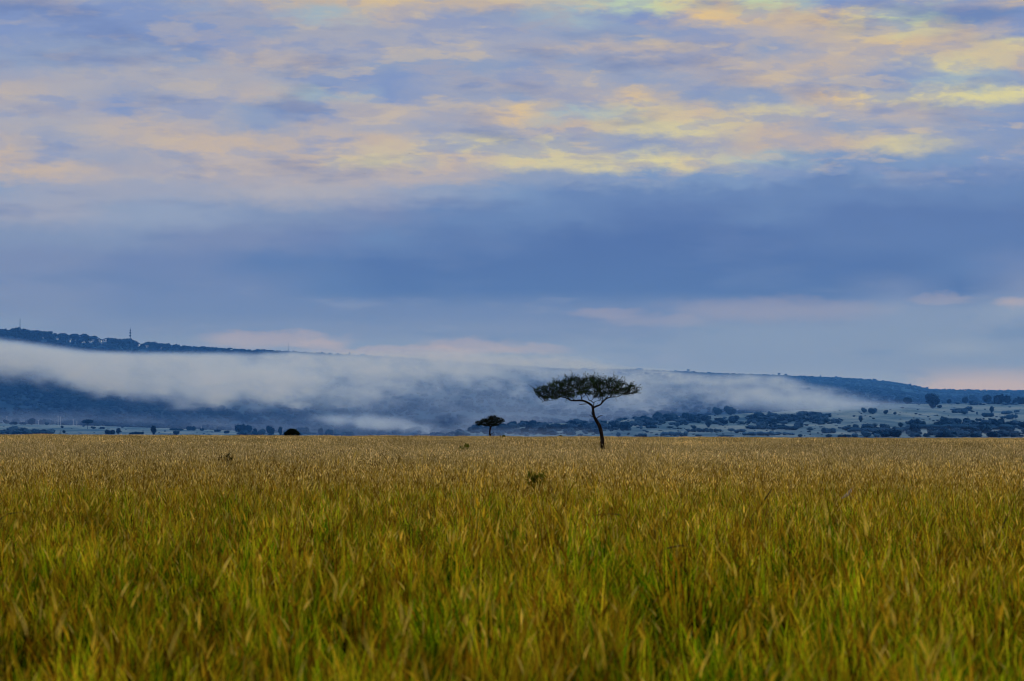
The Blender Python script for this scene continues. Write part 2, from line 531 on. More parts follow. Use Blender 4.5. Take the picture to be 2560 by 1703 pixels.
# ------------------------------------------------------------------ foliage shapes
def lump_crown(seed, blobs, n_leaf, leaf, core=True, sub=3, flat_bottom=None):
    """foliage of a tree or bush inside the unit box (x,y in -.5...5, z 0..1): ragged leaf faces round lumpy cores"""
    r = np.random.default_rng(seed)
    import bmesh
    V = []; F = []
    if core:
        for (cx, cy, cz, rx, ry, rz) in blobs:
            bm = bmesh.new(); bmesh.ops.create_icosphere(bm, subdivisions=sub, radius=1.0)
            b = len(V)
            off = r.uniform(0, 50)
            for v in bm.verts:
                k = 0.84 + 0.34 * mnoise.fractal(v.co * 2.2 + Vector((off, 0, seed)), 1.0, 2.0, 3)
                V.append((cx + v.co.x * rx * k, cy + v.co.y * ry * k, cz + v.co.z * rz * k))
            F += [tuple(b + q.index for q in f.verts) for f in bm.faces]
            bm.free()
    vol = np.array([bb[3] * bb[5] for bb in blobs]); vol = vol / vol.sum()
    for _ in range(n_leaf):
        bb = blobs[r.choice(len(blobs), p=vol)]
        d = r.normal(0, 1, 3); d /= np.linalg.norm(d)
        if flat_bottom is not None and d[2] < -flat_bottom: d[2] *= .3
        k = r.uniform(.80, 1.24)
        c = np.array(bb[:3]) + d * np.array(bb[3:]) * k
        a = r.normal(0, 1, 3); a /= np.linalg.norm(a); e = np.cross(a, d); e /= np.linalg.norm(e) + 1e-9
        s = leaf * r.uniform(.5, 1.5)
        b = len(V)
        V += [tuple(c - a * s), tuple(c + e * s * .6), tuple(c + a * s), tuple(c - e * s * .6)]
        F.append((b, b + 1, b + 2, b + 3))
    return V, F


def rb(r, n, cz=(.45, .6), rx=(.18, .3), rz=(.3, .42), sp=.3):
    return [(r.uniform(-sp, sp), r.uniform(-sp * .6, sp * .6), r.uniform(*cz), r.uniform(*rx), r.uniform(*rx), r.uniform(*rz)) for _ in range(n)]


def make_shape(kind, seed):
    """crown and trunk meshes of one bush or tree in the unit box"""
    r = np.random.default_rng(seed)
    tr = MB()
    if kind == 'round':
        bl = [(0, 0, .45, .36, .34, .42)] + rb(r, 4, (.4, .66), (.16, .24), (.2, .32), .26)
        v, f = lump_crown(seed, bl, 1100, .030)
        tr.tube([(0, 0, -.08), (0, 0, .3)], [.04, .03], 5)
    elif kind == 'wide':
        bl = rb(r, 7, (.32, .5), (.15, .24), (.3, .46), .36)
        v, f = lump_crown(seed, bl, 1300, .024)
        tr.tube([(-.06, 0, -.1), (-.1, 0, .3)], [.02, .015], 5)
    elif kind == 'tall':
        bl = [(0, 0, .68, .34, .32, .27), (-.16, 0, .5, .22, .22, .2), (.14, .05, .44, .26, .24, .22), (.02, 0, .28, .2, .2, .24)] + rb(r, 2, (.5, .75), (.14, .2), (.12, .2), .25)
        v, f = lump_crown(seed, bl, 1200, .032)
        tr.tube([(0, 0, -.05), (.02, 0, .35)], [.05, .04], 5)
    elif kind == 'umbrella':
        bl = [(0, 0, .76, .42, .40, .2)] + rb(r, 6, (.68, .84), (.14, .22), (.09, .15), .3)
        v, f = lump_crown(seed, bl, 1500, .026, flat_bottom=.3)
        tr.tube([(0, 0, -.05), (.02, 0, .3), (-.02, 0, .5)], [.028, .022, .02], 5)
        tr.tube([(-.02, 0, .45), (-.18, .04, .66)], [.018, .01], 4); tr.tube([(-.02, 0, .45), (.2, -.03, .66)], [.018, .01], 4)
    elif kind == 'thicket':
        bl = [(-.42 + .84 * i / 15 + r.uniform(-.02, .02), r.uniform(-.25, .25), r.uniform(.25, .5), r.uniform(.04, .085), r.uniform(.12, .22), r.uniform(.25, .5)) for i in range(16)]
        v, f = lump_crown(seed, bl, 2200, .011, sub=2)
        tr.tube([(-.2, 0, -.15), (-.2, 0, .2)], [.006, .005], 4)
    return v, f, tr


SHAPES = {}
shape_count = {'round': 5, 'wide': 5, 'tall': 5, 'umbrella': 4, 'thicket': 5}
sd = 500
for kind, n in shape_count.items():
    SHAPES[kind] = []
    for k in range(n):
        sd += 1
        v, f, tr = make_shape(kind, sd)
        me = bpy.data.meshes.new(kind + '_foliage'); me.from_pydata(v, [], f); me.update()
        me.materials.append(M_bush)
        mt = bpy.data.meshes.new(kind + '_trunk'); mt.from_pydata(tr.v, [], tr.f); mt.update(); mt.materials.append(M_bark_far)
        SHAPES[kind].append((me, mt))
_light = {}


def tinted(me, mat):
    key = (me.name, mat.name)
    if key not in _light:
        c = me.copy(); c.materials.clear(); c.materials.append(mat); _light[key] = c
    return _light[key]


def plant(kind, name, pos, w, h, label, cat, group=None, mat=None, var=None, trunk=True):
    me, mt = SHAPES[kind][random.randrange(len(SHAPES[kind])) if var is None else var % len(SHAPES[kind])]
    if mat: me = tinted(me, mat)
    root = empty(name, (float(pos[0]), float(pos[1]), float(pos[2]) - .02 * h))
    tag(root, label, cat, group)
    depth = w * (0.9 if kind != 'thicket' else .35)
    rz = 0.0 if kind == 'thicket' else random.choice((0, PI, .4, -.5))
    c = bpy.data.objects.new('crown', me); COL.objects.link(c); c.parent = root
    c.scale = (w, depth, h); c.rotation_euler = (0, 0, rz)
    if trunk:
        t = bpy.data.objects.new('trunk', mt); COL.objects.link(t); t.parent = root
        t.scale = (w, depth, h); t.rotation_euler = (0, 0, rz)
    return root


house_list = [(110, 847, 6, 4, 'small white house alone at the left of the ridge village'), (143, 849, 4, 3, 'tiny white house second from left on the ridge'), (173, 856, 5, 6, 'white house at the left end of the ridge cluster'),
              (179, 851, 4, 4, 'small white house perched above the left end of the ridge cluster'), (191, 857, 6, 7, 'tall white house in the left half of the ridge cluster'), (203, 858, 5, 3, 'low white house in the middle of the ridge cluster'), (212, 857, 7, 4, 'wide white house in the middle of the ridge cluster'),
              (225, 857, 6, 5, 'white house below the wide umbrella tree'), (233, 855, 7, 6, 'bright white house left below the lodge'), (250, 856, 6, 6, 'white house directly below the lodge roof'), (257, 860, 5, 3, 'low white house at the right end of the ridge cluster'),
              (345, 866, 6, 7, 'white house right below the telecom tower'), (352, 863, 6, 3, 'flat white house beside the one below the tower'), (367, 869, 6, 6, 'white house second right of the telecom tower'), (402, 873, 5, 5, 'lowest white house at the right end of the ridge')]
RNI = RN.T


def proj(p):
    d = RNI @ (np.array(p) - np.array([0, 0, EYE]))
    return 1280 - FPX * d[0] / d[2], 851.5 + FPX * d[1] / d[2]


def blocks_house(p, h):
    x, y = proj(p)
    if x > 430 or y > 885: return False
    s_ = FPX / p[1]
    for hx, hy, hw, hh, _ in house_list + [(256, 851, 24, 10, '')]:
        if abs(x - hx) < hw * .5 + 2.5 and y > hy - 1.5 and y - h * s_ < hy + 1: return True
    return False


# ---- hill forest and scrub as uncountable masses
coll_f = bpy.data.collections.new('forest_tiles')
for k in range(6):
    r = np.random.default_rng(900 + k)
    v, f = lump_crown(900 + k, [(0, 0, .45, .36, .36, .38)] + rb(r, 5, (.35, .75), (.14, .24), (.16, .26), .34), 620, .05, sub=2)
    coll_f.objects.link(mesh_obj('f%d_clump' % k, v, f, M_forest, link=False))
coll_r = bpy.data.collections.new('ridge_tiles')
coll_w = bpy.data.collections.new('wood_tiles')
for src in list(coll_f.objects):
    for cl, mt in ((coll_r, M_ridge), (coll_w, M_wood)):
        c = src.copy(); c.data = src.data.copy(); c.data.materials.clear(); c.data.materials.append(mt); cl.objects.link(c)


def scatter(n, fn):
    P, R_, S_, I = [], [], [], []
    while len(P) < n:
        q = fn()
        if q is None: continue
        p, w, h = q
        if blocks_house(p, h): continue
        P.append(p); R_.append((0, 0, random.uniform(0, 2 * PI))); S_.append((w, w, h)); I.append(random.randrange(6))
    return P, R_, S_, I


def hill_pt():
    px = random.uniform(-350, 2900); u = (px - 1280) / FPX
    F = foot_r(px) + 15; R = ridge_r(px)
    t = random.random()
    r = F + t * (R - 90 - F)
    dens = 0.5 + 1.2 * fbm(u * r / 70 + r / 130, r / 240, 5.0)
    left = np.interp(px, [0, 500, 800, 1500], [1.0, .8, .45, .5])
    if random.random() > dens * left + .22 * left: return None
    w = random.uniform(3.2, 8) * np.interp(px, [0, 900, 2500], [1.0, .8, .85])
    if px > 1100 and r < F + 120: return None
    return (u * r, r, terrain(u, r) - .6), w, w * random.uniform(.45, .8)


def ridge_pt():
    px = random.uniform(-350, 2900); u = (px - 1280) / FPX
    R = ridge_r(px)
    r = R - 140 * random.random() ** 1.3 + 15
    k = np.interp(px, [0, 430, 520, 640, 1000, 1900, 2050, 2250, 2330, 2900], [1, 1, .95, .8, .6, .6, .8, .8, .55, .55])
    if random.random() > k + .1: return None
    w = random.uniform(3.4, 7.0) * (.6 + .6 * k)
    hh = w * random.uniform(.5, .85) * float(np.interp(px, [430, 700], [1.05, .65]))
    return (u * r, r, terrain(u, r) - .5), w, hh


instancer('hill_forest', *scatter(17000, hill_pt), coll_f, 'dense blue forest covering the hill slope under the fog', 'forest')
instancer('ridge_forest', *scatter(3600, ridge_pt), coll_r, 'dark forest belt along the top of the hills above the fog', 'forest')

# woodland belts on the plain: (px0, px1, y top, y bottom) drawn out on the terrain
belts = [(1085, 1150, 1078, 1093, 90), (1140, 1400, 1063, 1080, 420), (1150, 1500, 1078, 1090, 300), (1390, 1560, 1056, 1078, 330), (1540, 1780, 1046, 1058, 330), (1860, 2070, 1038, 1062, 330), (1640, 1860, 1050, 1064, 120),
         (1420, 1640, 1055, 1066, 120), (2040, 2100, 1050, 1060, 60), (2110, 2270, 1074, 1080, 90), (2270, 2570, 1058, 1074, 330), (2190, 2570, 1081, 1094, 420), (2380, 2570, 1010, 1013, 50), (2370, 2440, 1026, 1034, 40),
         (660, 880, 1082, 1091, 150), (600, 700, 1083, 1090, 40), (0, 130, 1080, 1087, 100), (1870, 2000, 1069, 1074, 60)]


def belt_pts():
    out = ([], [], [], [])
    for (a, b, t, bo, n) in belts:
        for _ in range(int(n * 1.1)):
            px = random.uniform(a, b)
            py = random.uniform(t, bo)
            if fbm(px / 28, py / 7, 4.4) < -.06: continue
            p = hit(px, py)
            if p is None: continue
            w = random.choice((2.0, 2.5, 3.0, 3.6, 4.4, 5.8)) * random.uniform(.8, 1.2)
            out[0].append(p - np.array([0, 0, .5])); out[1].append((0, 0, random.uniform(0, 6.3))); out[2].append((w, w, w * random.uniform(.4, .8))); out[3].append(random.randrange(6))
    return out


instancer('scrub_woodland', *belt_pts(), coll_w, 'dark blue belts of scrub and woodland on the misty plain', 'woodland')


def tuft_pts():
    out = ([], [], [], [])
    for _ in range(520):
        px = random.uniform(1400, 2600) if random.random() < .8 else random.uniform(-100, 800)
        y0 = float(foot_y(px)) + 1
        py = random.uniform(y0, 1092)
        p = hit(px, py)
        if p is None: continue
        w = random.uniform(.6, 2.2)
        out[0].append(p - np.array([0, 0, .1])); out[1].append((0, 0, random.uniform(0, 6.3))); out[2].append((w * 1.3, w, w * random.uniform(.25, .6))); out[3].append(random.randrange(6))
    return out


instancer('low_scrub', *tuft_pts(), coll_w, 'sparse specks of low scrub dotted over the pale plain', 'scrub')

# ------------------------------------------------------------------ individual bushes and trees of the plain
ORD = ['first', 'second', 'third', 'fourth', 'fifth', 'sixth', 'seventh', 'eighth', 'ninth', 'tenth', 'eleventh', 'twelfth', 'thirteenth', 'fourteenth', 'fifteenth', 'sixteenth',
       'seventeenth', 'eighteenth', 'nineteenth', 'twentieth', 'twenty-first', 'twenty-second', 'twenty-third', 'twenty-fourth', 'twenty-fifth', 'twenty-sixth', 'twenty-seventh', 'twenty-eighth',
       'twenty-ninth', 'thirtieth']
zA = lambda L: [(x / 3.683, 780 + y / 3.683, w / 3.683, h / 3.683, k) for x, y, w, h, k in L]
zB = lambda L: [(600 + x / 3.683, 780 + y / 3.683, w / 3.683, h / 3.683, k) for x, y, w, h, k in L]
zD = lambda L: [(1540 + x / 4.533, 880 + y / 4.533, w / 4.533, h / 4.533, k) for x, y, w, h, k in L]
zE = lambda L: [(2040 + x / 4.533, 880 + y / 4.533, w / 4.533, h / 4.533, k) for x, y, w, h, k in L]
R_, W_, T_, U_, K_ = 'round', 'wide', 'tall', 'umbrella', 'thicket'
left_front = zA([(1010, 1127, 98, 46, W_), (1090, 1127, 52, 58, T_), (1413, 1132, 66, 82, T_), (1622, 1132, 62, 40, R_), (2250, 1112, 148, 84, W_), (2090, 1120, 60, 30, W_), (590, 1120, 32, 32, R_),
                 (1240, 1128, 110, 26, W_), (1310, 1128, 42, 24, R_), (2350, 1122, 42, 48, T_)]) \
    + zB([(205, 1132, 62, 58, R_), (280, 1132, 92, 88, R_), (372, 1137, 54, 78, T_), (740, 1130, 64, 60, R_), (812, 1138, 82, 60, W_), (970, 1142, 135, 42, W_), (600, 1125, 150, 66, W_)])
left_back = zA([(805, 1078, 112, 84, U_), (1775, 1092, 108, 42, W_), (1630, 1092, 130, 22, W_), (573, 1070, 32, 24, R_), (430, 1044, 42, 30, R_), (290, 1040, 100, 62, R_), (215, 1038, 60, 26, W_), (120, 1038, 72, 30, W_),
                (930, 1078, 62, 20, W_), (860, 1078, 52, 24, R_), (2000, 1104, 62, 24, W_), (1860, 1096, 50, 26, R_), (55, 1030, 60, 40, R_)])
right_rows = zD([(130, 892, 155, 105, W_), (285, 877, 46, 42, R_), (395, 867, 125, 42, W_), (390, 827, 80, 52, R_), (693, 852, 60, 62, R_), (612, 890, 88, 44, U_), (885, 877, 66, 46, R_), (1050, 858, 92, 90, T_),
                 (1045, 767, 42, 36, R_), (1228, 767, 36, 36, R_), (940, 812, 62, 56, R_), (1125, 817, 62, 36, R_), (1310, 792, 88, 68, R_), (1085, 940, 52, 44, U_), (1305, 945, 88, 76, U_), (1400, 910, 132, 38, W_),
                 (1560, 872, 205, 38, W_), (1950, 888, 225, 54, W_), (2200, 935, 88, 70, U_), (2085, 968, 62, 38, R_), (320, 966, 124, 46, W_), (235, 964, 42, 28, R_), (460, 944, 42, 20, R_), (25, 964, 64, 54, R_),
                 (940, 958, 74, 26, W_), (470, 782, 132, 104, R_), (610, 784, 92, 64, R_), (790, 785, 104, 105, R_), (1730, 722, 42, 52, R_), (160, 892, 40, 34, R_), (75, 895, 34, 26, R_), (1560, 790, 110, 95, R_), (1920, 780, 120, 80, W_)]) \
    + zE([(140, 922, 188, 68, W_), (450, 868, 76, 52, R_), (590, 863, 126, 54, W_), (770, 853, 86, 42, W_), (960, 853, 82, 54, R_), (1088, 833, 92, 68, R_), (1215, 833, 122, 52, W_), (1525, 812, 66, 64, R_),
          (1410, 832, 92, 36, W_), (1970, 738, 168, 52, W_), (2220, 764, 128, 64, W_), (2135, 757, 82, 32, W_), (1990, 693, 62, 72, T_), (1680, 712, 112, 74, R_), (1825, 712, 26, 36, R_), (2165, 708, 132, 46, W_),
          (2275, 688, 62, 32, W_), (505, 798, 62, 74, T_), (545, 692, 72, 62, R_), (640, 706, 112, 74, R_), (790, 707, 62, 52, R_), (895, 712, 42, 36, R_), (1900, 873, 102, 48, W_), (1840, 783, 72, 32, W_),
          (1610, 898, 152, 64, W_), (1390, 897, 32, 26, R_), (1790, 887, 36, 26, R_), (145, 974, 92, 44, R_), (320, 974, 144, 42, W_), (440, 974, 92, 54, R_), (570, 974, 134, 84, R_), (690, 974, 92, 52, R_), (1080, 920, 60, 50, R_), (1150, 925, 60, 46, R_)])
skyline_row = zE([(1320, 642, 195, 165, T_), (1505, 588, 62, 54, R_), (1690, 588, 78, 84, R_), (1783, 568, 108, 80, R_), (1940, 583, 132, 100, R_), (2120, 594, 184, 120, W_), (2290, 594, 152, 92, W_),
                  (1040, 590, 112, 80, R_), (935, 588, 102, 72, R_), (800, 580, 92, 36, W_), (1400, 640, 60, 40, R_)])
fog_row = zD([(1295, 718, 175, 120, R_), (1150, 718, 132, 105, R_)])
thickets = [(65, 1086, 132, 11, 'low dark thicket running in from the left picture edge beside the grass field'),
            (1540 + 1010 / 4.533, 880 + 908 / 4.533, 430 / 4.533, 11, 'long low thicket on the pale plain right of the tall acacia, the higher one'),
            (1540 + 655 / 4.533, 880 + 957 / 4.533, 330 / 4.533, 14, 'rounded long thicket close above the grass edge, first right of the tall acacia'),
            (1540 + 1740 / 4.533, 880 + 946 / 4.533, 650 / 4.533, 11, 'longest low thicket on the pale plain, above a pale strip of bare ground'),
            (1540 + 1790 / 4.533, 880 + 880 / 4.533, 190 / 4.533, 8, 'short low thicket at the lower rim of the dark scrub belt'),
            (2040 + 665 / 4.533, 880 + 912 / 4.533, 670 / 4.533, 13, 'dark thicket band stretching below two pointed bushes on the far right plain'),
            (2040 + 1650 / 4.533, 880 + 880 / 4.533, 1200 / 4.533, 16, 'widest thicket band crossing the far right plain'),
            (1540 + 1240 / 4.533, 880 + 962 / 4.533, 180 / 4.533, 6, 'faint little thicket just over the grass edge between two flat-topped trees')]

size_words = lambda w: 'tiny' if w < 9 else 'small' if w < 15 else 'mid-sized' if w < 26 else 'large'
shape_words = {R_: 'rounded', W_: 'low spreading', T_: 'tall ragged', U_: 'flat-topped'}


def row_of_bushes(items, where, landmark, group, light=0.0, mat=None):
    items = sorted(items)
    for i, (px, py, w, h, k) in enumerate(items):
        p = hit(px, py)
        if p is None:
            p = hit(px, py + 4)
            if p is None: continue
        sc_ = p[1] / FPX
        kind_name = 'tree' if k in (T_, U_) else 'bush'
        label = '%s %s blue %s, %s from %s %s' % (size_words(w), shape_words[k], kind_name, ORD[i], landmark, where)
        nmx = {'round': 'bush', 'wide': 'bush', 'tall': 'savanna_tree', 'umbrella': 'savanna_tree'}[k]
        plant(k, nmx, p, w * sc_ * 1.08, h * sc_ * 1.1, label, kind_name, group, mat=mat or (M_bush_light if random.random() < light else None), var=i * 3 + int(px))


row_of_bushes(left_front, 'along the grass edge', 'the left', 'bushes along the near edge of the left plain', 0, M_bush_dark)
row_of_bushes(left_back, 'under the forest slope', 'the left', 'bushes at the foot of the left forest slope', 0, M_bush_dark)
rows = {}
for it in right_rows:
    key = 0 if it[1] > 1082 else 1 if it[1] > 1066 else 2 if it[1] > 1050 else 3
    rows.setdefault(key, []).append(it)
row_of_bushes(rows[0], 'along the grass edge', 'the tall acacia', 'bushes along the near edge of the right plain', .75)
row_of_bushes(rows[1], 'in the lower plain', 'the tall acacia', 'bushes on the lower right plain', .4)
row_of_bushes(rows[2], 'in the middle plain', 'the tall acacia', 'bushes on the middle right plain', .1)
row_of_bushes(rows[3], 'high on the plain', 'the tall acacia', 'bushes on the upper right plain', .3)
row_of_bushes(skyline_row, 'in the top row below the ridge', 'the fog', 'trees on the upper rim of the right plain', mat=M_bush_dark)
for i, (px, py, w, h, k) in enumerate(fog_row):
    p = hit(px, py); s_ = p[1] / FPX
    plant(k, 'savanna_tree', p, w * s_, h * s_, ['big round tree half lost in fog above the scrub belt', 'paler round tree in fog, beside a bigger darker one'][i], 'tree', 'trees half hidden in the fog')
for px, py, w, h, lab in thickets:
    p = hit(px, py)
    if p is None: continue
    s_ = p[1] / FPX
    plant(K_, 'thicket', p, w * s_, h * s_ * 1.15, lab, 'thicket', 'low thickets on the plain', mat=M_bush_light if py > 1084 and px > 1000 else None)

# ---- single trees on the skyline of the hills
sky_trees = [(575, 877, 17, 10, U_, 'lone umbrella tree standing out on the dark ridge beside the peach cloud'),
             (185, 842, 20, 12, U_, 'flat umbrella tree above the white houses on the dark ridge'), (208, 845, 30, 14, U_, 'wide umbrella tree on the dark ridge left of the lodge roof'), (222, 846, 24, 10, U_, 'smaller umbrella tree touching the wide one left of the lodge roof'),
             (63, 829, 14, 9, R_, 'round treetop on the dark ridge right of the thin mast'), (80, 832, 20, 8, W_, 'broad treetop on the dark ridge, second right of the thin mast'), (118, 836, 16, 9, R_, 'round treetop midway between thin mast and white houses'),
             (20, 830, 16, 9, R_, 'round treetop on the dark ridge at the left picture edge'), (298, 855, 16, 12, R_, 'round tree on the dark ridge just left of the telecom tower'), (341, 860, 16, 11, R_, 'round tree on the dark ridge just right of the telecom tower'),
             (412, 869, 14, 12, R_, 'bushy tree on the dark ridge above the lowest white house'), (433, 871, 16, 10, R_, 'bushy tree on the dark ridge right of the lowest white house'), (453, 873, 9, 9, R_, 'small ball-shaped tree on the descending dark ridge'),
             (507, 877, 12, 6, W_, 'low treetop on the dark ridge left of the lone umbrella tree'),
             (804, 886, 11, 9, R_, 'pale round tree in fog on the ridge, nearest the hilltop mast'), (824, 887, 12, 8, R_, 'second pale round tree in fog right of the hilltop mast'), (845, 888, 10, 8, R_, 'third pale round tree in fog right of the hilltop mast'),
             (874, 891, 7, 11, T_, 'thin split treetop in the fog on the middle ridge'), (882, 891, 5, 8, T_, 'thinnest treetop in the fog on the middle ridge'), (908, 891, 16, 9, W_, 'widest treetop in the fog on the middle ridge'), (922, 893, 11, 6, R_, 'low treetop right of the widest one on the foggy ridge'),
             (963, 896, 4, 10, T_, 'tiny pointed tree on the foggy middle ridge'), (975, 897, 12, 6, W_, 'last faint treetop of the foggy middle ridge'),
             (1598, 927, 20, 9, W_, 'faint broad tree on the ridge right of the tall acacia'), (1690, 930, 9, 6, R_, 'faint low tree on the ridge between the broad one and the umbrella tree'),
             (1721, 932, 11, 9, U_, 'clear umbrella tree on the foggy ridge right of the tall acacia'), (1775, 935, 14, 6, W_, 'faint wide tree on the foggy ridge left of the twin trees'), (1858, 938, 10, 5, W_, 'low dark tree on the ridge left of the twin trees'),
             (1948, 942, 9, 9, U_, 'left one of the twin umbrella trees on the right ridge'), (1965, 943, 10, 8, U_, 'right one of the twin umbrella trees on the right ridge'), (2003, 944, 6, 5, U_, 'small umbrella tree right of the twin trees'),
             (2052, 947, 5, 8, T_, 'small upright tree where the right ridge turns dark'), (2090, 949, 12, 8, R_, 'rounded treetop on the dark right ridge'), (2187, 956, 8, 6, R_, 'treetop on the steep fall of the right ridge'), (2300, 972, 10, 6, R_, 'treetop at the end of the falling right ridge'),
             (2363, 979, 6, 7, T_, 'thin tree at the left end of the level right skyline'), (2438, 980, 14, 5, W_, 'spreading tree in the middle of the level right skyline'), (2500, 981, 5, 6, T_, 'small upright tree near the right end of the level skyline')]
for i, (px, py, w, h, k, lab) in enumerate(sky_trees):
    R = float(ridge_r(px)) - 30
    u = (px - 1280) / FPX
    s_ = R / FPX
    z = terrain(u, R)
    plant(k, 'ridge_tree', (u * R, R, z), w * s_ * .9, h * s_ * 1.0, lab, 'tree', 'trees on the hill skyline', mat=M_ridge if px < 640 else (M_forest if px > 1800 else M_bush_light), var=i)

# ------------------------------------------------------------------ hilltop lodge, houses, masts, poles
def house(px, py, w, h, lab):
    p = next(q for q in (hit(px, yy, 2450) for yy in range(py, 920, 2)) if q is not None)
    s_ = p[1] / FPX
    w *= s_ * 1.15; h *= s_ * 1.15
    root = empty('hill_house', p)
    tag(root, lab, 'house', 'white houses on the ridge')
    a = MB(); a.box(-w / 2, w / 2, -1.5, 1.5, -.8, h * .72); a.build('wall', M_white, root)
    rf = MB(); e = .25
    v = [(-w / 2 - e, -1.8, h * .725), (w / 2 + e, -1.8, h * .725), (w / 2 + e, 1.8, h * .725), (-w / 2 - e, 1.8, h * .725), (-w / 2 - e, 0, h), (w / 2 + e, 0, h)]
    mesh_obj('roof', v, [(0, 1, 5, 4), (2, 3, 4, 5), (0, 4, 3), (1, 2, 5), (3, 2, 1, 0)], M_roof, root)
    for q in (-.22, .22):
        b = MB(); b.box(w * q - w * .1, w * q + w * .1, -1.56, -1.48, h * .2, h * .55); b.build('window', M_pane, root)


for hl in house_list: house(*hl)
# lodge with an upswept roof
pl = next(q for q in (hit(256, yy, 2450) for yy in range(850, 900, 2)) if q is not None); s_ = pl[1] / FPX
lodge = empty('lodge', pl); tag(lodge, 'white lodge with upswept wing roof on the dark ridge', 'building')
a = MB(); a.box(-11 * s_, 11 * s_, -3, 3, -1, 4.5 * s_); a.build('wall', M_white, lodge)
v = [(-12.5 * s_, -3.6, 10.5 * s_), (-1 * s_, -3.6, 4.6 * s_), (-12.5 * s_, 3.6, 10.5 * s_), (-1 * s_, 3.6, 4.6 * s_), (12 * s_, -3.6, 9 * s_), (12 * s_, 3.6, 9 * s_)]
v2 = v + [(x, y, z - .5) for x, y, z in v]
mesh_obj('roof', v2, [(0, 1, 3, 2), (1, 4, 5, 3), (6, 8, 9, 7), (7, 9, 11, 10), (0, 6, 7, 1), (1, 7, 10, 4), (2, 3, 9, 8), (3, 5, 11, 9), (0, 2, 8, 6), (4, 10, 11, 5)], M_roof, lodge)
mesh_obj('gable', [(-12 * s_, -3.1, 4.5 * s_), (-2 * s_, -3.1, 4.5 * s_), (-12 * s_, -3.1, 10 * s_)], [(0, 1, 2)], M_white, lodge)
for q in (-.6, -.1, .4):
    b = MB(); b.box(q * 11 * s_, q * 11 * s_ + 3 * s_, -3.06, -2.98, .8 * s_, 3.2 * s_); b.build('window', M_pane, lodge)


def lattice(name, px, ytop, ybot, wb, wt, lab, cat, R, mat, th=1.0):
    s_ = R / FPX; u = (px - 1280) / FPX
    z = terrain(u, R) - 1
    H = at(px, ytop, R)[2] - z
    root = empty(name, (u * R, R, z)); tag(root, lab, cat)
    fr = MB(); wb *= s_; wt *= s_
    n = 9
    for sx in (-1, 1):
        for sy in (-1, 1):
            fr.tube([(sx * wb / 2, sy * wb / 2, 0), (sx * wt / 2, sy * wt / 2, H)], [.09 * th, .06 * th], 4)
    for k in range(n):
        f0, f1 = k / n, (k + 1) / n
        w0 = (wb + (wt - wb) * f0) / 2; w1 = (wb + (wt - wb) * f1) / 2
        for sgn in (-1, 1):
            fr.tube([(-sgn * w0, -w0, H * f0), (sgn * w1, -w1, H * f1)], [.045 * th, .045 * th], 3)
            fr.tube([(-sgn * w0, w0, H * f0), (sgn * w1, w1, H * f1)], [.045 * th, .045 * th], 3)
    fr.build('frame', mat, root)
    tip = MB(); tip.tube([(0, 0, H), (0, 0, H + 1.6)], [.08, .04], 4); tip.build('tip', mat, root)
    return root, H, s_


lattice('lattice_mast', 49, 797, 826, 1.6, 1.0, 'thin lattice mast over the treetops near the left edge', 'mast', 2860, M_steel)
lattice('lattice_mast', 721, 857, 880, .9, .6, 'hair-thin hilltop mast against the peach cloud', 'mast', 3280, M_steel, .45)
# telecom tower: pole with stacked antenna rows
Rt = 2900; u = (325 - 1280) / FPX; zt = terrain(u, Rt) - 1; s_ = Rt / FPX
ht = at(325, 822, Rt)[2] - zt
tt = empty('telecom_tower', (u * Rt, Rt, zt)); tag(tt, 'dark telecom tower with stacked antennas standing on the ridge', 'tower')
a = MB(); a.tube([(0, 0, 0), (0, 0, ht * .5), (0, 0, ht)], [.42, .36, .22], 8); a.build('pole', M_ridge, tt)
for k, (fz, wd) in enumerate([(.44, 4.4), (.56, 5.2), (.70, 3.8), (.82, 3.4), (.92, 2.0)]):
    ring = MB(); ring.tube([(-wd / 2 * s_, 0, ht * fz), (wd / 2 * s_, 0, ht * fz)], [.12, .12], 5); ring.tube([(0, -wd / 2 * s_, ht * fz), (0, wd / 2 * s_, ht * fz)], [.12, .12], 5)
    pf = ring.build('platform', M_ridge, tt)
    for q in (-1, -.45, .45, 1):
        an = MB(); an.box(q * wd / 2 * s_ - .17, q * wd / 2 * s_ + .17, -.17, .17, ht * fz - .5, ht * fz + 1.0); an.build('antenna', M_ridge, pf)
a = MB(); a.tube([(0, 0, ht), (0, 0, ht + 1.5)], [.1, .05], 5); a.build('spike', M_ridge, tt)

poles = [(17, 1040, 1058, 'pale power pole nearest the left picture edge'), (96, 1050, 1062, 'short pale pole between the edge pole and the pole pair'), (145, 1039, 1064, 'taller one of the pale pole pair under the forest slope'),
         (151, 1041, 1064, 'shorter one of the pale pole pair under the forest slope'), (183, 1048, 1064, 'pale pole first right of the pole pair'), (192, 1053, 1067, 'pale pole beside the left plain umbrella tree'),
         (503, 1066, 1077, 'short pale pole behind the low bushes of the left plain'), (707, 1073, 1089, 'white pole just left of the dark rounded bush')]
for px, yt, yb, lab in poles:
    p = hit(px, yb)
    if p is None: continue
    s_ = p[1] / FPX; H = (yb - yt) * s_
    root = empty('utility_pole', p); tag(root, lab, 'pole', 'pale poles along the plain')
    a = MB(); a.tube([(0, 0, -.5), (0, 0, H)], [.22, .15], 6); a.build('shaft', M_pole, root)
    a = MB(); a.box(-.8, .8, -.08, .08, H - .7, H - .5); a.build('crossarm', M_pole, root)


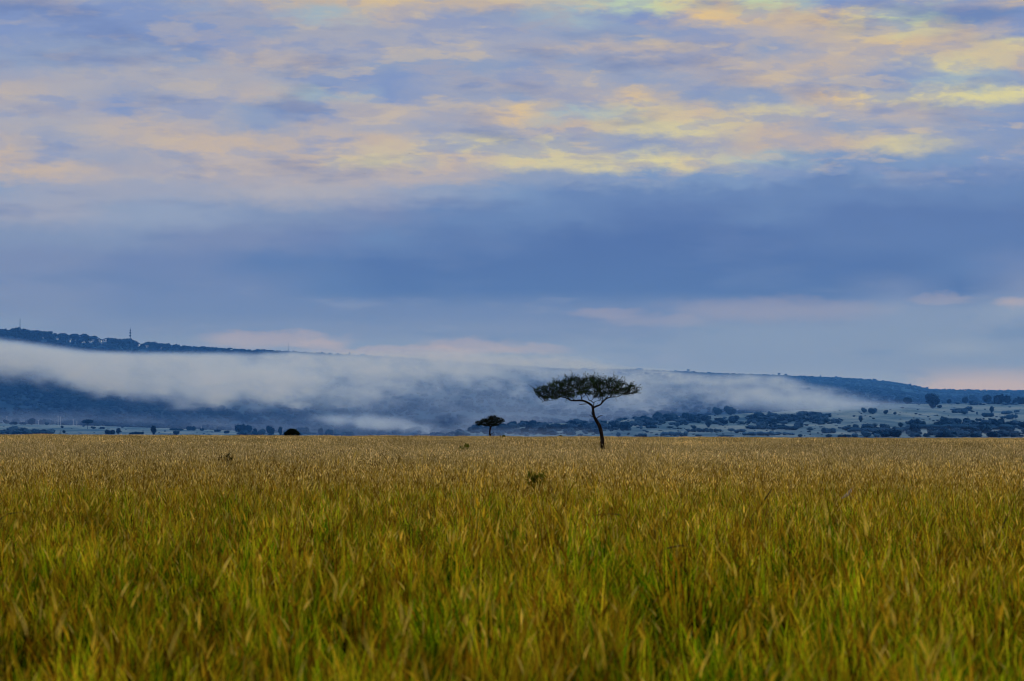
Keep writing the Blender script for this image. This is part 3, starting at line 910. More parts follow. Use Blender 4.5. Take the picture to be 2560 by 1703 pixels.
# ------------------------------------------------------------------ acacias
def colonize(roots, attract, step, infl, kill, iters=90, seed=0):
    """space colonisation: grow nodes from `roots` (list of points with parent index) into the cloud of attractors"""
    r = np.random.default_rng(seed)
    nodes = [np.array(p, float) for p, _ in roots]; par = [q for _, q in roots]
    A = attract.copy()
    best = np.full(len(A), 1e9); who = np.zeros(len(A), int)

    def upd(i0):
        nonlocal best, who
        for i in range(i0, len(nodes)):
            d = np.linalg.norm(A - nodes[i], axis=1)
            m = d < best
            best[m] = d[m]; who[m] = i
    upd(0)
    for it in range(iters):
        act = best < infl
        if not act.any(): break
        i0 = len(nodes)
        for n in np.unique(who[act]):
            sel = act & (who == n)
            v = A[sel] - nodes[n]; v /= np.linalg.norm(v, axis=1)[:, None] + 1e-9
            d = v.mean(0); d += r.normal(0, .22, 3); L = np.linalg.norm(d)
            if L < 1e-6: continue
            nodes.append(nodes[n] + d / L * step); par.append(n)
        upd(i0)
        keep = best > kill
        A = A[keep]; best = best[keep]; who = who[keep]
        if len(A) == 0: break
    return nodes, par


def in_poly(x, z, poly):
    c = False; j = len(poly) - 1
    for i in range(len(poly)):
        xi, zi = poly[i]; xj, zj = poly[j]
        if (zi > z) != (zj > z) and x < (xj - xi) * (z - zi) / (zj - zi) + xi: c = not c
        j = i
    return c


def acacia(name, Y, base_px, conv, trunk, limbs, stubs, outline, label, n_att, step, infl, kill, leaf_n, leaf_s, mats, seed, depth=.42, spike=1.0, tip_r=.013, holes=(), sprigs=0):
    """umbrella thorn: trunk and limbs follow given lines (pixels), finer branches grow into the crown volume"""
    r = np.random.default_rng(seed); random.seed(seed)
    s_ = Y / FPX
    bpx = conv(*base_px)
    b3 = at(bpx[0], bpx[1], Y)
    base = np.array([b3[0], Y, 0.0])

    def loc(zx, zy, d=0.0):
        p = at(*conv(zx, zy), Y)
        return np.array([p[0] - base[0], d, p[2]])
    root = empty(name, base); tag(root, label, 'tree', 'acacias in the grass field')
    sc1 = abs(conv(1, 0)[0] - conv(0, 0)[0]) * s_          # metres per zoom unit
    # trunk
    tp = [loc(x, y, d) for x, y, d, w in trunk]; tr = [w * sc1 * .5 for x, y, d, w in trunk]
    tp = [np.array([tp[0][0], 0, -.15])] + tp; tr = [tr[0] * 1.15] + tr
    # densify with smooth interpolation
    def dense(pts, rad, n):
        t = np.arange(len(pts)); q = np.linspace(0, len(pts) - 1, (len(pts) - 1) * n + 1)
        P = np.array(pts)
        out = []
        for qq in q:
            i = min(int(qq), len(pts) - 2); f = qq - i
            p0 = P[max(i - 1, 0)]; p1 = P[i]; p2 = P[i + 1]; p3 = P[min(i + 2, len(P) - 1)]
            out.append(.5 * ((2 * p1) + (-p0 + p2) * f + (2 * p0 - 5 * p1 + 4 * p2 - p3) * f * f + (-p0 + 3 * p1 - 3 * p2 + p3) * f ** 3))
        return out, np.interp(q, t, rad)
    P_, r_ = dense(tp, tr, 5)
    m = MB(); m.tube(P_, r_, 14, wob=.10)
    for st in stubs:
        q = [loc(x, y, d) for x, y, d, w in st]; m.tube(q, [w * sc1 * .5 for x, y, d, w in st], 6)
    m.build('trunk', mats[0], root, smooth=True)
    # limb skeleton
    nodes = []; par = []; fixed = {}
    top = len(P_) - 1
    nodes.append((P_[-1], -1)); fixed[0] = r_[-1]
    for lm in limbs:
        q = [loc(x, y, d) for x, y, d, w in lm]; w = [k[3] * sc1 * .5 for k in lm]
        q, w = dense(q, w, 4)
        # join to the nearest existing node
        d = [np.linalg.norm(n[0] - q[0]) for n in nodes]; prev = int(np.argmin(d))
        for pt, rad in zip(q, w):
            nodes.append((pt + r.normal(0, .012, 3), prev)); prev = len(nodes) - 1; fixed[prev] = rad
    nfix = len(nodes)
    # crown volume: outline in the picture plane, swept as a flat dome in depth
    ol = [(loc(x, y)[0], loc(x, y)[2]) for x, y in outline]
    xs = [p[0] for p in ol]; zs = [p[1] for p in ol]
    cx = (min(xs) + max(xs)) / 2; hw = (max(xs) - min(xs)) / 2
    A = []
    while len(A) < n_att:
        x = r.uniform(min(xs), max(xs)); z = r.uniform(min(zs), max(zs))
        if not in_poly(x, z, ol): continue
        hx = loc(0, 0)
        bad = False
        for (hx0, hy0, hr) in holes:
            c = loc(hx0, hy0)
            if (x - c[0]) ** 2 + (z - c[2]) ** 2 < (hr * sc1) ** 2 and r.random() < .8: bad = True
        if bad: continue
        if fbm(x * 8 / hw, z * 14 / hw, seed) < -.05 and r.random() < .72: continue
        k = math.sqrt(max(0.0, 1 - ((x - cx) / hw) ** 2))
        d = r.uniform(-1, 1) * hw * depth * 2 * max(k, .15)
        # keep the umbrella shape in depth: outer points sit near the middle height
        A.append((x, d, z))
    A = np.array(A)
    nd, pr = colonize(nodes, A, step, infl, kill, seed=seed)
    n = len(nd)
    kids = [[] for _ in range(n)]
    for i, p in enumerate(pr):
        if p >= 0: kids[p].append(i)
    rad = np.zeros(n)
    for i in range(n - 1, -1, -1):
        if not kids[i]: rad[i] = tip_r
        else: rad[i] = (sum(rad[k] ** 2.5 for k in kids[i])) ** (1 / 2.5)
        if i in fixed: rad[i] = fixed[i]
    br = MB()
    for i in range(1, n):
        p = pr[i]
        br.tube([nd[p], nd[i]], [min(rad[p], rad[i] * 1.35), rad[i]], 5 if rad[i] > .03 else 3, cap=False)
    # bare spiky twigs that break the outline
    ztop = max(zs)
    tips = [i for i in range(nfix, n) if not kids[i]]
    for i in tips:
        if r.random() > .55 * spike: continue
        d = nd[i] - nd[pr[i]]; d /= np.linalg.norm(d) + 1e-9
        for _ in range(int(r.integers(1, 3))):
            e = d + r.normal(0, .55, 3) + np.array([0, 0, .25]); e /= np.linalg.norm(e)
            L = step * r.uniform(1.0, 4.2)
            mid = nd[i] + e * L * .5 + r.normal(0, .02, 3)
            br.tube([nd[i], mid, nd[i] + e * L + r.normal(0, .03, 3)], [tip_r * .9, tip_r * .7, tip_r * .4], 3, cap=False)
    sprig_pts = []
    outer = [i for i in tips if nd[i][2] > np.median([q[2] for q in nd[nfix:]]) - .2 or abs(nd[i][0] - cx) > hw * .6]
    for _ in range(sprigs):
        i = outer[int(r.integers(len(outer)))]
        o_ = np.array([(nd[i][0] - cx) / hw * .45, nd[i][1] / hw * .4, .75]) + r.normal(0, .45, 3); o_ /= np.linalg.norm(o_)
        L = r.uniform(.22, .62) if r.random() < .8 else r.uniform(.5, .8)
        q = [nd[i], nd[i] + o_ * L * .5 + r.normal(0, .04, 3), nd[i] + o_ * L + r.normal(0, .06, 3)]
        br.tube(q, [tip_r * 1.1, tip_r * .95, tip_r * .6], 3, cap=False)
        for f_ in (.35, .55, .75, .95): sprig_pts.append(q[0] + (q[2] - q[0]) * f_)
    br.build('branches', mats[0], root)
    # leaves in small tufts along the outer twigs
    V = []; F = []
    cand = [i for i in range(nfix, n) if rad[i] < tip_r * 2.6]
    for _ in range(leaf_n):
        i = cand[int(r.integers(len(cand)))]
        c = nd[i] + r.normal(0, leaf_s * 1.7, 3) * np.array([1.2, 1.2, .6])
        if sprig_pts and _ < len(sprig_pts): c = sprig_pts[_] + r.normal(0, .02, 3)
        k = int(r.integers(2, 5))
        for _q in range(k):
            a = r.normal(0, 1, 3); a /= np.linalg.norm(a); e = np.cross(a, r.normal(0, 1, 3)); e /= np.linalg.norm(e) + 1e-9
            s = leaf_s * r.uniform(.5, 1.4); cc = c + r.normal(0, leaf_s * .7, 3)
            b = len(V)
            V += [tuple(cc - a * s), tuple(cc + e * s * .38), tuple(cc + a * s), tuple(cc - e * s * .38)]
            F.append((b, b + 1, b + 2, b + 3))
    mesh_obj('crown', V, F, mats[1], root)
    return root


cv = lambda x, y: (1310 + x / 7.126, 920 + y / 7.126)
trunk = [(1405, 1470, 0, 72), (1398, 1390, 0, 70), (1392, 1270, 0, 68), (1376, 1150, 0, 62), (1345, 1040, 0, 62), (1295, 950, 0, 56), (1252, 865, 0, 46), (1234, 780, 0, 44), (1228, 700, 0, 50)]
limbs = [
    [(1228, 700, 0, 48), (1190, 650, 0, 44), (1120, 612, .05, 40), (1045, 580, .1, 36), (950, 580, .2, 32), (850, 578, .3, 28), (780, 545, .35, 25), (700, 520, .45, 20), (620, 502, .5, 15), (520, 468, .6, 11), (420, 440, .6, 8)],
    [(1240, 705, 0, 40), (1300, 680, -.05, 32), (1368, 648, -.1, 28), (1410, 600, -.15, 26), (1450, 560, -.2, 25), (1525, 527, -.3, 22), (1600, 520, -.4, 17), (1670, 515, -.4, 14), (1740, 480, -.5, 11), (1830, 445, -.5, 8)],
    [(1370, 645, -.1, 18), (1395, 590, .2, 17), (1405, 545, .6, 15), (1385, 490, 1.0, 12), (1360, 430, 1.4, 8)],
    [(1238, 670, .05, 18), (1244, 625, .1, 16), (1205, 592, .3, 14), (1160, 570, .6, 12), (1140, 520, .9, 10), (1100, 450, 1.1, 8)],
    [(1244, 632, .1, 11), (1262, 598, -.3, 10), (1335, 580, -.9, 9), (1375, 535, -1.3, 8), (1390, 470, -1.6, 7)],
    [(1195, 592, .3, 11), (1235, 540, -.2, 10), (1285, 495, -.8, 8), (1290, 420, -1.2, 7)],
    [(1040, 578, .1, 20), (1018, 520, -.2, 17), (1012, 455, -.6, 12), (985, 390, -1.0, 8)],
    [(1022, 540, -.15, 11), (1080, 500, .5, 10), (1112, 455, 1.0, 8)],
    [(900, 580, .25, 16), (850, 530, -.4, 13), (780, 490, -1.2, 10), (700, 440, -1.8, 8)],
    [(820, 565, .3, 14), (760, 500, 1.0, 11), (650, 440, 1.7, 8)],
    [(1450, 560, -.2, 14), (1500, 490, -1.0, 11), (1560, 420, -1.7, 8)],
    [(1525, 527, -.3, 13), (1580, 470, .5, 11), (1650, 400, 1.2, 8)],
    [(840, 578, .3, 9), (790, 568, .1, 8), (745, 590, 0, 5), (735, 606, 0, 3)],
    [(640, 505, .5, 10), (600, 545, .3, 8), (545, 550, .1, 7), (505, 550, 0, 5)],
    [(560, 548, .2, 7), (510, 580, .1, 6), (440, 578, 0, 5), (375, 590, -.1, 4), (352, 622, -.1, 3)],
    [(1600, 520, -.4, 6), (1640, 560, -.4, 5), (1655, 600, -.4, 3)],
]
stubs = [[(1115, 640, .03, 14), (1050, 645, 0, 13), (986, 653, -.05, 8)], [(1232, 872, 0, 20), (1195, 856, -.05, 12), (1163, 840, -.1, 6)], [(1222, 840, 0, 16), (1207, 805, -.05, 11), (1195, 775, -.08, 6)],
         [(1288, 910, 0, 18), (1330, 868, -.05, 15), (1365, 852, -.05, 13), (1402, 850, -.08, 7)], [(1270, 695, 0, 9), (1298, 662, 0, 7), (1308, 625, 0, 4)]]
outline = [(160, 400), (175, 350), (270, 335), (390, 305), (480, 252), (570, 232), (690, 232), (705, 180), (850, 150), (1000, 175), (1130, 150), (1220, 140), (1300, 175), (1420, 180), (1560, 170), (1640, 205),
           (1720, 255), (1830, 285), (1920, 285), (2000, 325), (2025, 365), (2020, 460), (1940, 470), (1850, 495), (1750, 490), (1600, 480), (1500, 495), (1430, 520), (1340, 540), (1250, 520), (1100, 450),
           (1000, 470), (900, 525), (780, 520), (640, 520), (560, 570), (440, 570), (360, 560), (240, 505), (185, 440)]
acacia('acacia_tree', 266.0, (1405, 1470), cv, trunk, limbs, stubs, outline, 'tall flat-topped acacia with a bent dark trunk in the grass, right of centre', 5200, .10, 1.8, .165, 9500, .046, (M_bark, M_leaf), 3, tip_r=.011, spike=1.3, sprigs=330)

cv2 = lambda x, y: (1100 + x / 3.683, 820 + y / 3.683)
trunk2 = [(462, 1003, 0, 16), (458, 960, 0, 15), (462, 930, 0, 15), (466, 912, 0, 18)]
limbs2 = [[(466, 912, 0, 14), (450, 900, .3, 11), (410, 895, .6, 8), (360, 885, .8, 5)], [(468, 912, 0, 13), (485, 897, -.4, 11), (510, 880, -.8, 8), (550, 868, -1.0, 5)],
          [(462, 908, 0, 10), (455, 880, 1.0, 8), (440, 850, 1.6, 5)], [(472, 905, 0, 10), (480, 870, -1.2, 8), (490, 840, -1.8, 5)], [(468, 908, 0, 8), (440, 880, -1.5, 6), (400, 860, -2, 4)]]
stubs2 = [[(463, 985, 0, 6), (478, 972, 0, 5), (497, 962, 0, 3)]]
outline2 = [(314, 880), (330, 860), (370, 855), (400, 832), (440, 826), (470, 806), (500, 804), (540, 824), (575, 832), (594, 848), (588, 872), (552, 886), (522, 908), (490, 905), (440, 905), (400, 903), (345, 898)]
acacia('acacia_tree', 935.0, (462, 1003), cv2, trunk2, limbs2, stubs2, outline2, 'smaller distant acacia on the grass horizon, left of the tall one', 1700, .25, 4.0, .38, 4200, .12, (M_bark, M_leaf2), 5, spike=.5, tip_r=.03)

# ------------------------------------------------------------------ bushes in the grass field
random.seed(21)
p = at(730, 1091, 930); s_ = 930 / FPX
root = empty('dark_bush', (p[0], 930, 0)); tag(root, 'low dark bush on bare stems at the far grass edge', 'bush')
bl = [(-.36, 0, .36, .13, .2, .26), (-.2, .1, .52, .17, .2, .34), (-.02, 0, .62, .18, .25, .36), (.16, -.1, .58, .18, .2, .36), (.34, 0, .38, .14, .2, .30), (-.08, .1, .6, .2, .2, .36), (.06, 0, .58, .2, .2, .36)]
v, f = lump_crown(77, bl, 2600, .034)
c = mesh_obj('crown', v, f, M_leaf2, root); c.scale = (41 * s_, 34 * s_, 2.7); c.location = (0, 0, 1.05)
for q in (-.33, -.12, .02, .2, .34):
    tr = MB(); tr.tube([(q * 40 * s_, 0, -.1), (q * 40 * s_ + .1, 0, 1.9)], [.10, .07], 5); tr.build('stem', M_bark, root)


def field_shrub(name, px, ytop, ybot, w, lab, n_stem, n_leaf, mat, leaf=.05, cat='shrub', Y=None, hfull=None):
    Y = Y or 1.3 * FPX / max(ybot - HORIZON, 6)
    s_ = Y / FPX
    top = at(px, ytop, Y)[2]
    b = at(px, ybot, Y)
    root = empty(name, (b[0], Y, 0)); tag(root, lab, cat)
    st = MB(); V = []; F = []
    for k in range(n_stem):
        dx = random.uniform(-.5, .5) * w * s_; dy = random.uniform(-.4, .4) * w * s_
        h = top * random.uniform(.75, 1.0)
        pts = [(0, 0, -.05), (dx * .25, dy * .25, h * .45), (dx * .7 + random.uniform(-.05, .05), dy * .6, h * .75), (dx, dy, h)]
        st.tube(pts, [.02, .016, .012, .006], 4)
        for _ in range(n_leaf):
            f_ = random.uniform(.5, 1.0); i = 1 if f_ < .6 else 2 if f_ < .8 else 2
            a = np.array(pts[i]); bb = np.array(pts[min(i + 1, 3)]); c = a + (bb - a) * random.random() + np.array([random.gauss(0, .05) for _ in range(3)])
            d = np.array([random.gauss(0, 1) for _ in range(3)]); d /= np.linalg.norm(d); e = np.cross(d, np.array([0.3, .5, .8])); e /= np.linalg.norm(e) + 1e-9
            s2 = leaf * random.uniform(.6, 1.5); q = len(V)
            V += [tuple(c - d * s2), tuple(c + e * s2 * .4), tuple(c + d * s2), tuple(c - e * s2 * .4)]; F.append((q, q + 1, q + 2, q + 3))
    st.build('stem', M_stem, root)
    mesh_obj('foliage', V, F, mat, root)
    return root


field_shrub('shrub', 562, 1133, 1150, 34, 'small dark twiggy shrub poking out of the grass, left half of the field', 13, 34, M_leaf2, .06)
field_shrub('shrub', 1345, 1176, 1192, 58, 'leafy green shrub in the middle of the grass field', 16, 34, M_shrub, .06)
field_shrub('shrub', 1160, 1110, 1124, 24, 'dark weed tuft in the grass left of the tall acacia', 14, 40, M_shrub, .10)
field_shrub('shrub', 1253, 1087, 1099, 20, 'weed tuft with a bare stalk on the horizon between the acacias', 8, 20, M_shrub, .2, Y=760)
p = hit(1400, 1092)
plant(R_, 'bush', at(1401, 1092, 980) * np.array([1, 1, 0]) + np.array([0, 0, .1]), 2.6, 2.1, 'dark green bush tip peeping over the grass edge left of the tall trunk', 'bush', mat=M_leaf2)

# bent dead stalks and a pale plume standing out of the grass
stalks = [([(1490, 1288), (1525, 1285), (1548, 1287), (1560, 1290)], 'nearly level dark stalk in the grass below the tall acacia', 5),
          ([(1880, 1292), (1900, 1265), (1918, 1240), (1930, 1222)], 'long dark stalk leaning to the right in the right grass', 6),
          ([(1655, 1375), (1680, 1368), (1705, 1364), (1725, 1368)], 'arched dark stalk low in the right grass', 6),
          ([(-10, 1305), (20, 1285), (65, 1278)], 'arched stalk at the left picture edge', 5),
          ([(2500, 1330), (2512, 1305), (2520, 1285)], 'dark upright stalk near the right picture edge', 5)]
for pts, lab, wpx in stalks:
    ym = max(q[1] for q in pts); Y = 1.42 * FPX / (ym - HORIZON)
    P_ = [at(x, y, Y + 0.02 * i) for i, (x, y) in enumerate(pts)]
    b = np.array([P_[0][0] - .12, Y, 0]); s_ = Y / FPX
    m = MB(); full = [b, b * .4 + P_[0] * .6 + np.array([-.02, 0, 0])] + P_
    m.tube([q - b for q in full], [wpx * .36 * s_] * (len(full) - 1) + [wpx * .15 * s_], 5)
    o = m.build('dead_stalk', M_stem); o.location = b
    tag(o, lab, 'stalk', 'bent dead stalks in the grass')
Y = 1.42 * FPX / (1245 - HORIZON)
P_ = [at(x, y, Y) for x, y in [(2104, 1246), (2116, 1238), (2126, 1228), (2132, 1218)]]
b = np.array([P_[0][0], Y, 0]); root = empty('grass_plume', b); tag(root, 'pale feathery plume standing brighter than the grass around it', 'plume')
m = MB(); m.tube([(0, 0, 0), P_[0] - b], [.006, .005], 4); m.build('stem', M_stem, root)
m = MB(); m.tube([q - b for q in P_], [.01, .035, .03, .006], 6, wob=.3); m.build('feather', M_plume, root)

# birds high over the hills
for px, py, lab in ((1024, 384, 'distant dark bird in the yellow cloud, the higher one'), (912, 434, 'distant dark bird under the yellow cloud, the lower one')):
    p = at(px, py, 900); root = empty('bird', p); tag(root, lab, 'bird', 'birds in the sky')
    m = MB(); m.tube([(-.05, .3, 0), (0, 0, 0), (0, -.25, .02), (0, -.34, .01)], [.02, .08, .06, .02], 6); m.build('body', M_bird, root)
    for sgn in (-1, 1):
        mesh_obj('wing', [(sgn * .05, .12, .02), (sgn * .05, -.12, .02), (sgn * .3, -.1, .14), (sgn * .3, .08, .14), (sgn * .62, -.02, .08)], [(0, 1, 2, 3), (3, 2, 4)], M_bird, root)


# ------------------------------------------------------------------ fog
def fog_material(name, dens, col, aniso=0.0):
    m, nt = new_mat(name)
    out = N(nt, 'ShaderNodeOutputMaterial')
    a = N(nt, 'ShaderNodeAttribute', attribute_name='density')
    d = mathn(nt, 'MULTIPLY', a.outputs['Fac'], dens)
    vs = N(nt, 'ShaderNodeVolumeScatter', inp={'Color': col, 'Anisotropy': aniso})
    nt.links.new(d, vs.inputs['Density'])
    nt.links.new(vs.outputs[0], out.inputs['Volume'])
    return m


def fog_bank(name, tops, bots, thick, dens, soft_t, soft_b, wisp, label, res, yoff=0.0, yfix=None, seedz=0.0, col=C(.49, .65, .98), fade=None, nscale=1.0, rag=lambda px: 3.5):
    """a bank of fog that hugs the slope: tops / bots are its upper and lower rim (pixels), turned into heights over the ground"""
    pxs = np.linspace(tops[0][0], tops[-1][0], 40)
    ct, cb = curve(tops), curve(bots)
    X, ZT, ZB, YT, YM, YB, ST, SB, DN, RG = [], [], [], [], [], [], [], [], [], []
    for px in pxs:
        yt, yb = ct(px), cb(px)
        if yfix: yT = yM = yB = yfix(px)
        else:
            r0 = float(foot_r(px)) + 150; R = float(ridge_r(px)) - 40
            hh = [hit(px, yy, r0) for yy in (yt, (yt + yb) / 2, yb)]
            yT, yM, yB = [min(q[1] if q is not None else R, R) + yoff for q in hh]
        u = ray(px, (yt + yb) / 2)[0]
        X.append(u); YT.append(yT); YM.append(yM); YB.append(yB)
        ZT.append(EYE + ray(px, yt)[1] * yT); ZB.append(EYE + ray(px, yb)[1] * yB)
        ST.append(soft_t(px) * yT / FPX); SB.append(soft_b(px) * yB / FPX); DN.append(fade(px) if fade else 1.0); RG.append(rag(px))
    X = np.array(X)
    if not yfix:
        k5 = np.ones(5) / 5
        YT = list(np.convolve(np.pad(YT, 2, 'edge'), k5, 'valid')); YB = list(np.convolve(np.pad(YB, 2, 'edge'), k5, 'valid')); YM = list(np.convolve(np.pad(YM, 2, 'edge'), k5, 'valid'))
    x0, x1 = X[0], X[-1]
    yy0, yy1 = min(YB) - thick * 1.1, max(YT) + thick * 1.1
    lo = np.array([min(x0 * yy0, x0 * yy1), yy0, min(ZB) - 2.0 * max(SB)]); hi = np.array([max(x1 * yy0, x1 * yy1), yy1, max(ZT) + 1.6 * max(ST)])
    lo[2] = max(lo[2], -6)
    me = bpy.data.meshes.new(name); me.from_pydata([tuple(lo), tuple(hi)], [(0, 1)], [])
    o = bpy.data.objects.new(name, me); COL.objects.link(o)
    ng = bpy.data.node_groups.new(name + '_shape', 'GeometryNodeTree')
    ng.interface.new_socket('Geometry', in_out='INPUT', socket_type='NodeSocketGeometry')
    ng.interface.new_socket('Geometry', in_out='OUTPUT', socket_type='NodeSocketGeometry')
    go = ng.nodes.new('NodeGroupOutput')
    L = ng.links.new
    vc = ng.nodes.new('GeometryNodeVolumeCube')
    vc.inputs['Min'].default_value = lo; vc.inputs['Max'].default_value = hi
    for k, nm in enumerate(('Resolution X', 'Resolution Y', 'Resolution Z')):
        vc.inputs[nm].default_value = int(max(8, (hi[k] - lo[k]) / res[k]))
    pos = ng.nodes.new('GeometryNodeInputPosition')

    def noise(scale, st, det, out='Fac', off=0.0):
        mp = ng.nodes.new('ShaderNodeVectorMath'); mp.operation = 'MULTIPLY'
        L(pos.outputs[0], mp.inputs[0]); mp.inputs[1].default_value = st
        ad = ng.nodes.new('ShaderNodeVectorMath'); ad.operation = 'ADD'; L(mp.outputs[0], ad.inputs[0]); ad.inputs[1].default_value = (seedz + off, seedz * 1.7, off)
        nz = ng.nodes.new('ShaderNodeTexNoise'); nz.inputs['Scale'].default_value = scale; nz.inputs['Detail'].default_value = det; nz.inputs['Roughness'].default_value = .58
        nz.inputs['Distortion'].default_value = 0.6
        L(ad.outputs[0], nz.inputs['Vector'])
        return nz.outputs[0]
    sx = ng.nodes.new('ShaderNodeSeparateXYZ'); L(pos.outputs[0], sx.inputs[0])
    xn = mathn(ng, 'DIVIDE', mathn(ng, 'SUBTRACT', mathn(ng, 'DIVIDE', sx.outputs['X'], sx.outputs['Y']), float(x0)), float(x1 - x0))

    def fcurve(vals):
        vals = np.array(vals, float); a, b = vals.min(), vals.max()
        if b - a < 1e-6: b = a + 1e-3
        n = ng.nodes.new('ShaderNodeFloatCurve')
        c = n.mapping.curves[0]
        ts = (X - x0) / (x1 - x0); vs = (vals - a) / (b - a)
        c.points[0].location = (0, vs[0]); c.points[1].location = (1, vs[-1])
        for t, v_ in list(zip(ts, vs))[2:-1:2]: c.points.new(float(t), float(v_))
        n.mapping.use_clip = False
        n.mapping.update()
        L(xn, n.inputs['Value'])
        return mathn(ng, 'MULTIPLY_ADD', n.outputs[0], float(b - a), float(a))
    zt, zb, yT_, yM_, yB_, st_, sb_, dn = fcurve(ZT), fcurve(ZB), fcurve(YT), fcurve(YM), fcurve(YB), fcurve(ST), fcurve(SB), fcurve(DN)
    rg_ = fcurve(RG)
    n1 = mathn(ng, 'SUBTRACT', noise(.014 * nscale, (1, .25, 1.7), 5), .5)
    n2 = mathn(ng, 'SUBTRACT', noise(.055 * nscale, (1, .2, 1.4), 4, off=7.0), .5)
    wv = mathn(ng, 'ADD', mathn(ng, 'MULTIPLY', n1, 1.0), mathn(ng, 'MULTIPLY', n2, 1.0))
    z = sx.outputs['Z']
    hz = mathn(ng, 'DIVIDE', mathn(ng, 'SUBTRACT', z, zb), mathn(ng, 'MAXIMUM', mathn(ng, 'SUBTRACT', zt, zb), 1.0), clamp=False)
    hz = mathn(ng, 'MAXIMUM', mathn(ng, 'MINIMUM', hz, 1.3), -.3)
    h2 = mathn(ng, 'MULTIPLY_ADD', hz, 2.0, -1.0)          # -1 lower rim, 0 middle, 1 upper rim
    up_ = mathn(ng, 'MULTIPLY', mathn(ng, 'MAXIMUM', h2, 0.0), mathn(ng, 'SUBTRACT', yT_, yM_))
    dn2 = mathn(ng, 'MULTIPLY', mathn(ng, 'MAXIMUM', mathn(ng, 'MULTIPLY', h2, -1.0), 0.0), mathn(ng, 'SUBTRACT', yB_, yM_))
    yc = mathn(ng, 'ADD', yM_, mathn(ng, 'ADD', up_, dn2))
    # distance above lower rim, in units of its softness, roughened by the noise
    db = mathn(ng, 'DIVIDE', mathn(ng, 'SUBTRACT', z, zb), sb_)
    db = mathn(ng, 'ADD', db, mathn(ng, 'MULTIPLY', wv, wisp * 1.3))
    fb = mathn(ng, 'SMOOTH_MIN', mathn(ng, 'MAXIMUM', mathn(ng, 'MULTIPLY_ADD', db, .5, .5), 0.0), 1.0, .25)
    dt = mathn(ng, 'DIVIDE', mathn(ng, 'SUBTRACT', zt, z), st_)
    dt = mathn(ng, 'ADD', dt, mathn(ng, 'MULTIPLY', wv, wisp * .6))
    ft = mathn(ng, 'SMOOTH_MIN', mathn(ng, 'MAXIMUM', mathn(ng, 'MULTIPLY_ADD', dt, .5, .5), 0.0), 1.0, .25)
    dy = mathn(ng, 'ABSOLUTE', mathn(ng, 'SUBTRACT', sx.outputs['Y'], yc))
    fy = mathn(ng, 'SUBTRACT', 1.0, mathn(ng, 'POWER', mathn(ng, 'MINIMUM', mathn(ng, 'DIVIDE', dy, thick), 1.0), 2.0))
    d = mathn(ng, 'MULTIPLY', mathn(ng, 'MULTIPLY', mathn(ng, 'MULTIPLY', fb, fb), mathn(ng, 'MULTIPLY', ft, ft)), mathn(ng, 'MULTIPLY', fy, dn))
    d = mathn(ng, 'MULTIPLY', d, mathn(ng, 'MAXIMUM', mathn(ng, 'ADD', mathn(ng, 'MULTIPLY', wv, rg_), 1.0), .04))
    d = mathn(ng, 'SUBTRACT', mathn(ng, 'MAXIMUM', d, 0.012), 0.012)
    L(d, vc.inputs['Density'])
    sm_ = ng.nodes.new('GeometryNodeSetMaterial'); sm_.inputs['Material'].default_value = fog_material(name + '_vapour', dens, col)
    L(vc.outputs[0], sm_.inputs[0]); L(sm_.outputs[0], go.inputs[0])
    md = o.modifiers.new('shape', 'NODES'); md.node_group = ng
    tag(o, label, 'fog', kind='stuff')
    return o


const = lambda v: (lambda px: v)
fog_top = [(-500, 818), (0, 853), (150, 875), (300, 887), (500, 889), (640, 886), (800, 886), (900, 886), (1000, 885), (1200, 880), (1400, 893), (1600, 925), (1750, 935), (1900, 945), (2000, 958), (2060, 970), (2150, 988), (2220, 1003), (2300, 1018), (2370, 1030), (2420, 1040)]
fog_bot = [(-500, 925), (0, 938), (100, 942), (150, 958), (200, 968), (260, 984), (330, 992), (420, 992), (480, 1002), (600, 1012), (700, 1006), (800, 1004), (900, 1006), (1000, 996), (1100, 972), (1200, 964), (1250, 974), (1300, 994), (1400, 1012),
           (1500, 1012), (1600, 1018), (1750, 1022), (1850, 1010), (2000, 1024), (2100, 1028), (2300, 1034), (2370, 1042), (2420, 1050)]
soft_top = curve([(-500, 5), (0, 5), (600, 5), (800, 10), (1000, 22), (1250, 30), (1450, 24), (1700, 22), (1850, 26), (2000, 30), (2500, 24)])
soft_bot = curve([(-500, 20), (0, 20), (400, 26), (700, 36), (1000, 36), (1300, 40), (1700, 32), (2000, 26), (2500, 14)])
dn_ = curve([(-500, 1), (0, 1), (800, .85), (1000, .55), (1300, .34), (1500, .22), (1700, .26), (1850, .36), (2000, .26), (2100, .15), (2250, .08), (2350, .04), (2420, .0)])
rag_ = curve([(-500, 1.6), (400, 2.0), (900, 3.5), (1300, 5.5), (2500, 6.5)])
fog_bank('fog', fog_top, fog_bot, 170.0, .019, soft_top, soft_bot, 3.4, 'long white bank of fog lying across the hill slope', (7, 11, 2.0), yoff=-95, fade=dn_, rag=rag_)
p_top = [(1780, 985), (1900, 982), (2000, 985), (2100, 992), (2200, 1006), (2300, 1018), (2400, 1040)]
p_bot = [(1780, 1016), (1900, 1020), (2000, 1030), (2100, 1034), (2200, 1040), (2300, 1046), (2400, 1052)]
dp = curve([(1780, 0), (1880, .25), (2000, .6), (2150, .5), (2280, .4), (2350, .3), (2400, 0)])
fog_bank('fog', p_top, p_bot, 110.0, .016, const(16), const(13), 2.6, 'tail of the fog spilling down over the upper right plain', (5, 7, 1.5), yfix=lambda px: float(foot_r(px)) - 100, seedz=5.0, fade=dp)
v_top = [(300, 990), (700, 985), (1000, 960), (1300, 965), (1600, 1000), (1900, 1000)]
v_bot = [(300, 1060), (600, 1076), (900, 1090), (1100, 1090), (1300, 1075), (1600, 1055), (1900, 1030)]
